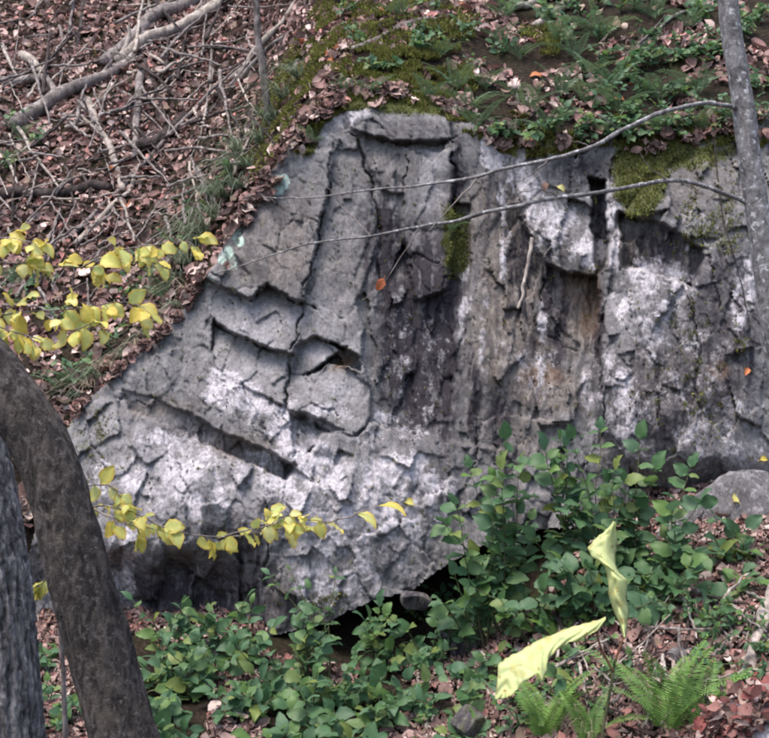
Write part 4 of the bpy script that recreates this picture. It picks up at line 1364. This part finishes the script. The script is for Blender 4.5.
for (a, b, kd, lab) in ((118, 222, 'orange', 'fiery orange leaf on the slope among dead branches'), (8, 216, 'tan', 'broad tan leaf beside the dark rotting log on the slope')):
    fallen(a, b, kd, lab, None, r, 1.3, None, .08)


# ------------------------------------------------------------------ loose stones
def stone(px, py, size, label, seed, Y=None, mat=M_ROCK, sink=0.25, attrs=(0.45, 0.2, 0, 0), name='stone', sc=(1, .8, .7), rot=0.0, pos=None):
    r = np.random.default_rng(seed)
    bm = bmesh.new()
    bmesh.ops.create_icosphere(bm, subdivisions=5, radius=1)
    V = np.array([v.co[:] for v in bm.verts])
    Fc = np.array([[v.index for v in f.verts] for f in bm.faces])
    bm.free()
    # cut by random planes to give broken faces
    for k in range(16):
        n = r.normal(0, 1, 3)
        n /= np.linalg.norm(n)
        h = r.uniform(.5, .86)
        dd = V @ n
        m = dd > h
        V[m] -= np.outer((dd[m] - h) * .9, n)
    V += (0.05 * fbm(V[:, 0] * 3 + V[:, 2] * 2, V[:, 1] * 3 + V[:, 2], 4, seed) + 0.03 * fbm(V[:, 0] * 11 + V[:, 2] * 9, V[:, 1] * 12, 3, seed))[:, None] * V
    V = V * size * np.array(sc)
    n = len(V)
    li, br, dk, mo = attrs
    me = mesh_np(name, V, Fc, mat, attrs={'lichen': np.full(n, li), 'pale': np.full(n, .3), 'brown': np.full(n, br), 'dark': np.full(n, dk), 'rust': np.zeros(n), 'teal': np.zeros(n), 'moss': np.full(n, mo)})
    if pos is None:
        p = pix_ground(px, py) if Y is None else P(px, py, Y)
        pos = Vector(p) + Vector((0, 0, size * sc[2] * (1 - 2 * sink)))
    return link(name, me, None, label, 'stone', None, None, pos, (0.1, 0.15, rot))


WS = stone(760, 530, 0.44, 'pale grey stone wedged under the right boulder', 61, Y=-0.12, sink=.55, attrs=(.42, .2, .35, .15), sc=(1.2, .7, .75))
stone(416, 599, 0.075, 'small angular grey stone at the mouth of the undercut', 62, Y=-0.02, sink=.5, attrs=(.3, .6, .8, .3), sc=(1.2, .8, .9), rot=.5)
stone(462, 640, 0.15, 'dark mossy stone in the shade below the overhang', 63, Y=-0.25, sink=.5, attrs=(0, .3, .9, .25), sc=(1.1, .8, .8))
stone(470, 722, 0.10, 'grey stone half hidden in the green thicket', 64, Y=-0.95, sink=.5, attrs=(.3, .5, .7, .4), sc=(1.1, .8, .9))
stone(690, 660, 0.09, 'low grey stone among the twigs of the bank', 65, sink=.45, attrs=(.35, .2, .3, 0), sc=(1.4, .8, .5))
stone(205, 655, 0.12, 'dark stone inside the thicket under the rock', 66, Y=-0.15, sink=.5, attrs=(.1, .1, .6, 0), sc=(1.1, .8, .8))
stone(730, 600, 0.07, 'small mossy stone at the top of the twiggy bank', 67, sink=.4, attrs=(.2, .3, .3, .4), sc=(1.3, .8, .7))
# the pale slab in the near right corner, with the drift of red leaves on its flank
CS = stone(818, 742, 0.47, 'pale smooth stone beneath the drift of red leaves', 68, Y=-2.05, sink=.5, attrs=(.75, 0, 0, 0), sc=(.95, .9, .62), rot=.4)
dep = bpy.context.evaluated_depsgraph_get()
dep.update()
CSm = CS.matrix_world.copy() if CS.matrix_world.translation.length > 0.1 else Matrix.LocRotScale(CS.location, CS.rotation_euler, CS.scale)
inv = CSm.inverted()
WSm = WS.matrix_world.copy()
wi = WSm.inverted()
for a, b, lab in ((738, 506, 'round yellow leaf on the pale stone under the boulder'), (758, 550, 'yellow leaf low on the front of the pale stone under the boulder')):
    o_ = Vector((0, CY, CZ))
    dr = (Vector(P(a, b, 0)) - o_).normalized()
    hit, loc, nr, _ = WS.ray_cast(wi @ o_, (wi.to_3x3() @ dr).normalized())
    if hit:
        fallen(a, b, 'yellow', lab, None, r, .8, (WSm @ loc + Vector((0, -.02, .02)), Vector((.1, -.7, .7))))
cnt = 0
DRIFT = []
while cnt < 100:
    a, b = r.uniform(698, 775), r.uniform(630, 745)
    if a < 700 + (738 - b) * 0.62 or (a - 735) + (b - 738) * 1.25 > 8:
        continue
    o_, tgt = Vector((0, CY, CZ)), Vector(P(a, b, -2.0))
    dr = (tgt - o_).normalized()
    hit, loc, nr, _ = CS.ray_cast(inv @ o_, (inv.to_3x3() @ dr).normalized())
    if hit:
        pos, up = CSm @ loc, (CSm.to_3x3() @ nr).normalized()
        pos = pos + up * r.uniform(.004, .03)
        up = up + Vector((r.gauss(0, .35), r.gauss(0, .35), r.gauss(0, .35)))
        fallen(a, b, 'red' if r.random() < .72 else 'tan', '', None, r, 0.5, (pos, up))
        DRIFT.append(pos)
    else:
        fallen(a, b, 'red' if r.random() < .72 else 'tan', '', None, r, 0.7, None, 0.04)
    o = COL.objects[-1]
    red = o.data.materials[0] == M_RED
    o['label'] = 'glossy red leaf in the drift over the pale corner stone' if red else 'tan leaf in the drift of red leaves over the corner stone'
    o['group'] = 'drift of red leaves'
    cnt += 1


if DRIFT:
    dp = np.repeat(np.array([tuple(v_) for v_ in DRIFT]), 7, 0)
    dp = dp + rng.normal(0, .03, dp.shape) * np.array([1, .6, .6])
    litter('leaf_litter', dp, np.tile(np.array([-.3, -.5, .8]), (len(dp), 1)), 'small crumpled red leaves packed into the drift on the corner stone', 33, .045, .01,
           np.array([(.17, .055, .05), (.26, .13, .115), (.12, .045, .042), (.38, .28, .25), (.12, .07, .06), (.26, .18, .15)]), np.array([.2, .2, .15, .17, .13, .15]))


# ------------------------------------------------------------------ dead wood on the slope
def stick(pts, w0, w1, mat, label, group=None, seed=0, name='dead_branch', lift=0.02, cat='branch', side=0, follow=True, wob=0.012):
    """photo points laid on the ground; w in photo pixels"""
    q, rad = [], []
    n = len(pts)
    for i, p in enumerate(pts):
        g = pix_ground(p[0], p[1])
        if len(p) > 2:
            g = P(p[0], p[1], p[2])
        d = g[1] - CY
        wv = (w0 + (w1 - w0) * i / (n - 1)) / 2 / F * d
        q.append(g + np.array([0, -0.2 * lift, lift + wv * .6]))
        rad.append(wv)
    q = np.array(q)
    if follow and n > 2:                                  # keep it stiff: no kinks from bumps in the ground
        t = np.linspace(0, 1, n)
        yy = np.polyval(np.polyfit(t, q[:, 1], 1), t)
        for i, p in enumerate(pts):
            pos = P(p[0], p[1], yy[i])
            pos[2] += lift
            q[i] = pos
    qq = crom(np.column_stack([q, rad]), 12)
    q, rad = qq[:, :3], qq[:, 3]
    if follow:
        q[:, 2] = np.maximum(q[:, 2], ground_z(q[:, 0], q[:, 1]) + .015 + rad * .7)
    n = 12
    root = link(name, None, label=label, cat=cat, group=group)
    limb('stem', q, np.array(rad), mat, root, 40, 10, 0.22, seed, wob)
    rr = random.Random(seed)
    for k in range(side):
        i = rr.randrange(1, n)
        t = rr.uniform(.2, .8)
        s = q[i - 1] * (1 - t) + q[i] * t
        D = q[i] - q[i - 1]
        D = D / np.linalg.norm(D)
        e = s + (D * .6 + np.array([rr.uniform(-.6, .6), rr.uniform(-.2, .3), rr.uniform(-.1, .7)])) * rr.uniform(.15, .4)
        limb('twig', np.array([s, (s + e) / 2 + .02, e]), np.array([rad[i] * .6, rad[i] * .4, rad[i] * .15]), mat, root, 14, 6, .1, seed + k, .01)
    return root


stick([(104, 66), (140, 42), (180, 14), (215, -14)], 13, 15, M_TWIG, 'thick grey dead log, upper of two lying side by side on the slope', None, 1, 'fallen_log', .05, 'log', 1)
stick([(118, 68), (150, 50), (190, 26), (232, 0), (262, -20)], 12, 15, M_PALEWOOD, 'pale barkless dead log beside a darker grey log on the slope', None, 2, 'fallen_log', .04, 'log', 1)
stick([(16, 142), (40, 112), (72, 90), (108, 82), (134, 66)], 17, 9, M_TWIG, 'grey crooked dead branch running up to the pale log', None, 3, side=3)
stick([(0, 92), (20, 84), (45, 82), (62, 104)], 11, 6, M_TWIG, 'short bent grey branch above the yellow leaved sapling', None, 4, side=1)
stick([(22, 58), (38, 76), (52, 92)], 10, 8, M_PALEWOOD, 'stubby whitish stick with peeling bark on the slope', None, 5)
stick([(88, 104), (98, 134), (112, 166), (122, 192)], 9, 6, M_PALEWOOD, 'pale straight stick sloping down into the branch tangle', None, 6)
stick([(141, 80), (137, 120), (134, 164)], 9, 6, M_TWIG, 'upright grey stick planted in the branch tangle', None, 7)
stick([(84, 78), (80, 120), (78, 160), (92, 196)], 5, 3, M_DARKWOOD, 'thin dark twig hanging down past the pale straight stick', None, 8, side=2)
stick([(70, 240), (110, 206), (140, 172), (176, 130), (206, 100)], 5, 4, M_TWIG, 'long thin grey branch rising through the tangle to the right', None, 9, side=3)
stick([(76, 248), (100, 226), (128, 196), (140, 168)], 6, 4, M_PALEWOOD, 'pale thin branch low in the tangle', None, 10, side=2)
stick([(4, 204), (40, 200), (80, 198), (110, 194)], 14, 10, M_DARKWOOD, 'dark rotting log lying level in the branch tangle', None, 11, 'fallen_log', .02, 'log')
stick([(140, 158), (166, 138), (186, 122)], 14, 10, M_DARKWOOD, 'short black rotten log end in the branch tangle', None, 12, 'fallen_log', .02, 'log')
stick([(26, 40), (60, 36), (100, 30)], 4, 3, M_TWIG, 'slender level twig near the top of the slope', None, 13)
stick([(84, 0), (82, 30), (76, 52)], 5, 4, M_DARKWOOD, 'dark upright twig near the top of the slope', None, 14, side=1)
stick([(232, 92), (258, 50), (296, 10), (310, -12)], 8, 5, M_PALEWOOD, 'long pale pole leaning along the left rock edge', None, 15, side=1)
stick([(214, 112), (244, 76), (272, 48), (300, 30)], 6, 4, M_TWIG, 'grey pole leaning beneath the pale pole at the rock edge', None, 16, side=1)
stick([(354, 52), (384, 44), (412, 32), (448, 20)], 7, 6, M_TWIG, 'grey stick lying across the moss above the rock', None, 17, side=0)
stick([(516, 12), (540, 6), (562, -4)], 8, 9, M_PALEWOOD, 'pale broken branch at the top of the ledge', None, 18)
stick([(534, 36), (552, 18), (574, -2), (590, -14)], 9, 11, M_PALEWOOD, 'thick pale broken branch slanting up the ledge', None, 19)
stick([(620, 60), (650, 44), (672, 24), (712, 4), (724, 0)], 4, 3, M_TWIG, 'thin crooked twig on the ledge near the slim tree', None, 20, side=3)
rr = random.Random(9)
for k in range(250):
    a, b = rr.uniform(-10, 265), rr.uniform(5, 330)
    if b > 250 - 0.95 * (a - 190) + 0 and a > 150 or b > 380 - .6 * a:
        continue
    an = rr.choice([rr.uniform(.25, 1.0), rr.uniform(.25, 1.0), rr.uniform(-.3, .3), rr.uniform(-1.4, -.7), rr.uniform(1.1, 1.6)])
    ln = rr.uniform(20, 75)
    dx, dy = math.cos(an) * ln, -math.sin(an) * ln
    w = rr.uniform(1.4, 4.2)
    m = rr.choice([M_TWIG, M_TWIG, M_PALEWOOD, M_DARKWOOD])
    lab = {M_TWIG.name: 'thin grey twig in the dead branch tangle on the slope', M_PALEWOOD.name: 'thin bleached twig in the dead branch tangle on the slope', M_DARKWOOD.name: 'thin dark twig in the dead branch tangle on the slope'}[m.name]
    stick([(a - dx / 2, b - dy / 2), (a, b + rr.uniform(-4, 4)), (a + dx / 2, b + dy / 2)], w, w * .5, m, lab, 'thin twigs in the dead branch tangle', 50 + k, side=1 if rr.random() < .3 else 0, lift=rr.uniform(.03, .16), wob=.014)
# twigs on the bank lower right
stick([(676, 578), (690, 592), (712, 606), (730, 626), (746, 648), (752, 664)], 5, 4, M_TWIG, 'long curved grey twig arching over the bank', None, 201, side=2)
stick([(726, 616), (730, 640), (748, 656), (756, 648)], 5, 4, M_TWIG, 'hooked grey twig on the bank', None, 202)
stick([(748, 690), (756, 656), (766, 622), (774, 600)], 14, 15, M_PALEWOOD, 'stout pale stick standing above the red leaf drift', None, 203)
stick([(640, 612), (654, 632), (664, 652)], 5, 4, M_TWIG, 'short grey twig behind the tall bright fern', None, 204)
stick([(630, 648), (634, 676), (638, 700), (652, 716)], 5, 4, M_PALEWOOD, 'pale forked stalk between the pale leaves and the fern', None, 205, side=1)
stick([(668, 634), (652, 652), (636, 672)], 3, 3, M_PALEWOOD, 'thin straw coloured twig crossing the forked stalk', None, 206)
stick([(418, 668), (419, 696), (426, 730), (428, 745)], 4, 4, M_PALEWOOD, 'pale forked twig rising from the green thicket', None, 207, side=1)
stick([(533, 240, .45), (526, 275, .42), (519, 308, .38)], 4, 3, M_PALEWOOD, 'pale broken stick leaning in the brown rock column', None, 208, follow=False, lift=0)
for k in range(85):
    a, b = rr.uniform(540, 775), rr.uniform(585, 735)
    if b < 640 - (a - 560) * .25:
        continue
    an, ln, w = rr.uniform(-1.5, 1.5), rr.uniform(22, 75), rr.uniform(1.8, 4.2)
    dx, dy = math.cos(an) * ln, -math.sin(an) * ln
    m = rr.choice([M_TWIG, M_PALEWOOD, M_DARKWOOD])
    lab = {M_TWIG.name: 'thin grey twig on the leafy bank at the right', M_PALEWOOD.name: 'thin bleached twig on the leafy bank at the right', M_DARKWOOD.name: 'thin dark twig on the leafy bank at the right'}[m.name]
    stick([(a - dx / 2, b - dy / 2), (a, b + rr.uniform(-3, 3)), (a + dx / 2, b + dy / 2)], w, w * .5, m, lab, 'thin twigs on the leafy bank', 250 + k, lift=rr.uniform(.03, .10), wob=.01)
# dark red vine hanging beside the slim tree
v = link('vine', None, label='thin dark red vine hanging down the right boulder', cat='vine')
limb('stem', np.array([P(a, b, rock_at(a, b) - .03) for a, b in ((712, 120), (716, 165), (722, 215), (733, 250), (742, 290), (750, 330))]), np.linspace(.005, .003, 6), M_DARKWOOD, v, 60, 6, .2, 300, .01)

# ------------------------------------------------------------------ small leafy plants on the ledge
for k in range(46):
    a, b = rr.uniform(545, 769), rr.uniform(5, 132)
    p = pix_ground(a, b)
    tp = [p + np.array([rr.uniform(-.12, .12), rr.uniform(-.12, .03), rr.uniform(.05, .14)]) for _ in range(3)]
    shrub(tp, p, SMALL_LEAF, 'small leafy green seedling among dead leaves on the ledge', 'small green seedlings on the ledge', 900 + k, rr.uniform(1.0, 1.6), 0.035, name='seedling', start=.35, cat='plant')
for k in range(16):
    a, b = rr.uniform(340, 520), rr.uniform(2, 80)
    p = pix_ground(a, b)
    tp = [p + np.array([rr.uniform(-.1, .1), rr.uniform(-.1, .03), rr.uniform(.04, .1)]) for _ in range(3)]
    shrub(tp, p, SMALL_LEAF, 'small leafy green seedling in the moss above the rock', 'small green seedlings in the moss', 940 + k, rr.uniform(.9, 1.4), 0.035, name='seedling', start=.35, cat='plant')
for k in range(14):
    a, b = rr.uniform(600, 769), rr.uniform(560, 610)
    p = pix_ground(a, b)
    tp = [p + np.array([rr.uniform(-.12, .12), rr.uniform(-.12, .03), rr.uniform(.06, .16)]) for _ in range(3)]
    shrub(tp, p, SMALL_LEAF + GREEN_LONG[:1], 'small leafy green plant along the top of the twiggy bank', 'small green plants above the twiggy bank', 960 + k, rr.uniform(.8, 1.2), 0.045, name='seedling', start=.35, cat='plant')


# ------------------------------------------------------------------ the two big pale leaves
def big_leaf(parent, left, right, Y, bend, hole=None):
    """broad torn blade built as ribs between its two photo edges, cupped and drooping in depth"""
    n = 90
    A = np.stack([np.interp(np.linspace(0, 1, n), np.linspace(0, 1, len(left)), [p[c] for p in left]) for c in (0, 1)], 1)
    B = np.stack([np.interp(np.linspace(0, 1, n), np.linspace(0, 1, len(right)), [p[c] for p in right]) for c in (0, 1)], 1)
    V, Q, E = [], [], []
    m = 14
    for i in range(n):
        for k in range(m + 1):
            t = k / m
            a, b = A[i] * (1 - t) + B[i] * t
            rag = 1.3 * (abs(t - .5) > .49) * (vnoise(np.array(i * .35), np.array(k * 3.0), 55) - .5)
            ph = (i / (n - 1) * 8 - abs(t - .4) * 2.2) % 1.0
            V.append(P(a + rag, b + rag * 1.6, Y + bend(i / (n - 1), t) + .004 * math.cos(ph * 2 * math.pi)))
            vein = max(math.exp(-((t - .4) / .05) ** 2), .8 * math.exp(-((ph - .5) / .09) ** 2))
            E.append(.35 * vein + max(0, abs(t - .5) * 2 - .86) * 3 + .5 * float(vnoise(np.array(a / 9), np.array(b / 9), 57) > .78))
    for i in range(n - 1):
        for k in range(m):
            o = i * (m + 1) + k
            c = (A[i] * (1 - (k + .5) / m) + B[i] * (k + .5) / m)
            if hole and inpoly(np.array([c[0]]), np.array([c[1]]), hole)[0]:
                continue
            Q.append((o, o + 1, o + m + 2, o + m + 1))
    o = link('leaf', mesh_np('leaf', V, Q, M_PALELEAF, attrs={'edge': np.array(E)}), parent)
    so = o.modifiers.new('thick', 'SOLIDIFY')
    so.thickness = 0.001
    return o


BLY = -3.3
bl = link('seedling', None, label='young stem with two large pale yellow drooping leaves before the bank', cat='plant')
st = pixline([(585, 1010, BLY), (590, 860, BLY), (602, 740, BLY), (612, 680, BLY), (616, 660, BLY)])
st[0][2] = float(ground_z(st[0][0], st[0][1])) - 0.03
limb('stem', st, np.linspace(.005, .0028, 5), M_STEMG, bl, 40, 8, .1, 401, .004)
limb('stalk', pixline([(616, 660, BLY), (619, 650, BLY), (624, 636, BLY)]), np.array([.003, .0026, .002]), M_STEMR, bl, 16, 6, .1, 402)
limb('stalk', pixline([(613, 672, BLY), (600, 645, BLY - .02), (598, 630, BLY - .02), (604, 620, BLY - .02)]), np.array([.003, .0024, .002, .0018]), M_STEMR, bl, 16, 6, .1, 403)
big_leaf(bl, [(606, 618), (590, 622), (570, 628), (548, 637), (528, 647), (510, 656), (499, 664), (497, 682), (495, 700)],
         [(605.5, 620), (597, 632), (580, 640), (566, 644), (556, 650), (549, 658), (547, 668), (543, 683), (539, 674), (530, 678), (522, 682), (518, 690), (508, 698)],
         BLY - .03, lambda t, u: -0.07 * u * math.sin(math.pi * min(1, t * .8 + .1)) + 0.05 * t - 0.09 * t * t + 0.02 * math.sin(t * 5) + 0.035 * (u - .5) ** 2 * 2 * math.sin(math.pi * min(1, t + .1)))
big_leaf(bl, [(614, 522), (606, 530), (595, 539), (588, 549), (592, 557), (605, 566), (608, 580), (609, 596), (614, 611), (620, 625), (624, 638)],
         [(615.5, 522), (616, 532), (617, 543), (615, 555), (615, 564), (619, 573), (627, 580), (626, 598), (628, 612), (627, 626), (625, 638)],
         BLY, lambda t, u: 0.10 * (1 - t) - 0.05 + 0.06 * t * (1 - t) + 0.035 * (u - .5) ** 2 * 4 + 0.012 * math.sin(t * 9))

# ------------------------------------------------------------------ ferns and seedlings spilling over the rim
for k, (a, b, sc) in enumerate(((345, 92, .7), (372, 96, .8), (430, 100, .8), (468, 112, 1.0), (478, 128, .9), (512, 134, .8), (548, 136, .9), (600, 140, .9), (655, 138, 1.0), (700, 132, 1.0), (735, 128, .9), (310, 145, .6))):
    p = P(a, b, rock_at(a, b) - .01)
    fern(p, FR_SM, 5, 'small fern spilling over the upper rim of the rock', 'small ferns along the rock rim', 980 + k, sc * 1.25, 3.14, 1.7)
for k in range(22):
    a = rr.uniform(490, 769)
    b = 132 - 14 * max(0, (a - 600) / 170) + rr.uniform(-4, 8)
    p = P(a, b, rock_at(a, b) - .01)
    tp = [p + np.array([rr.uniform(-.12, .12), rr.uniform(-.14, -.02), rr.uniform(-.03, .10)]) for _ in range(3)]
    shrub(tp, p, SMALL_LEAF, 'small leafy seedling leaning over the upper rim of the rock', 'small seedlings along the rock rim', 1000 + k, rr.uniform(.9, 1.4), 0.035, name='seedling', start=.35, cat='plant')

for k in range(20):
    a, b = rr.uniform(425, 590), rr.uniform(605, 735)
    p = pix_ground(a, b)
    tp = [p + np.array([rr.uniform(-.12, .12), rr.uniform(-.12, .03), rr.uniform(.05, .14)]) for _ in range(3)]
    shrub(tp, p, SMALL_LEAF + GREEN_LONG[:1], 'small green plant on the littered bank beside the long pale leaf', 'small green plants on the littered bank', 1040 + k, rr.uniform(.8, 1.1), 0.045, name='seedling', start=.35, cat='plant')
for k in range(5):
    a, b = rr.uniform(44, 76), rr.uniform(650, 735)
    p = pix_ground(a, b)
    tp = [p + np.array([rr.uniform(-.1, .1), rr.uniform(-.1, .03), rr.uniform(.05, .14)]) for _ in range(3)]
    shrub(tp, p, GREEN_LEAF, 'small green plant on the ground between the two trunks', 'small green plants between the trunks', 1070 + k, .8, 0.05, name='seedling', start=.3, cat='plant')

for k in range(24):
    a, b = rr.uniform(590, 769), rr.uniform(596, 700)
    p = pix_ground(a, b)
    tp = [p + np.array([rr.uniform(-.1, .1), rr.uniform(-.1, .03), rr.uniform(.05, .14)]) for _ in range(3)]
    shrub(tp, p, SMALL_LEAF, 'tiny green seedling among the twigs of the right bank', 'tiny seedlings among the twigs of the bank', 1100 + k, rr.uniform(.8, 1.2), 0.04, name='seedling', start=.35, cat='plant')

for k, (a, b) in enumerate(((12, 130), (30, 150), (8, 175), (45, 290), (60, 330), (20, 310), (150, 280), (130, 300), (70, 375), (110, 350), (180, 260), (200, 215), (225, 190))):
    p = pix_ground(a, b)
    tp = [p + np.array([rr.uniform(-.14, .14), rr.uniform(-.14, .03), rr.uniform(.06, .18)]) for _ in range(3)]
    shrub(tp, p, SMALL_LEAF + GREEN_LONG[:1], 'green seedling on the litter slope left of the rock', 'green seedlings on the litter slope', 1150 + k, rr.uniform(.9, 1.3), 0.045, name='seedling', start=.35, cat='plant')
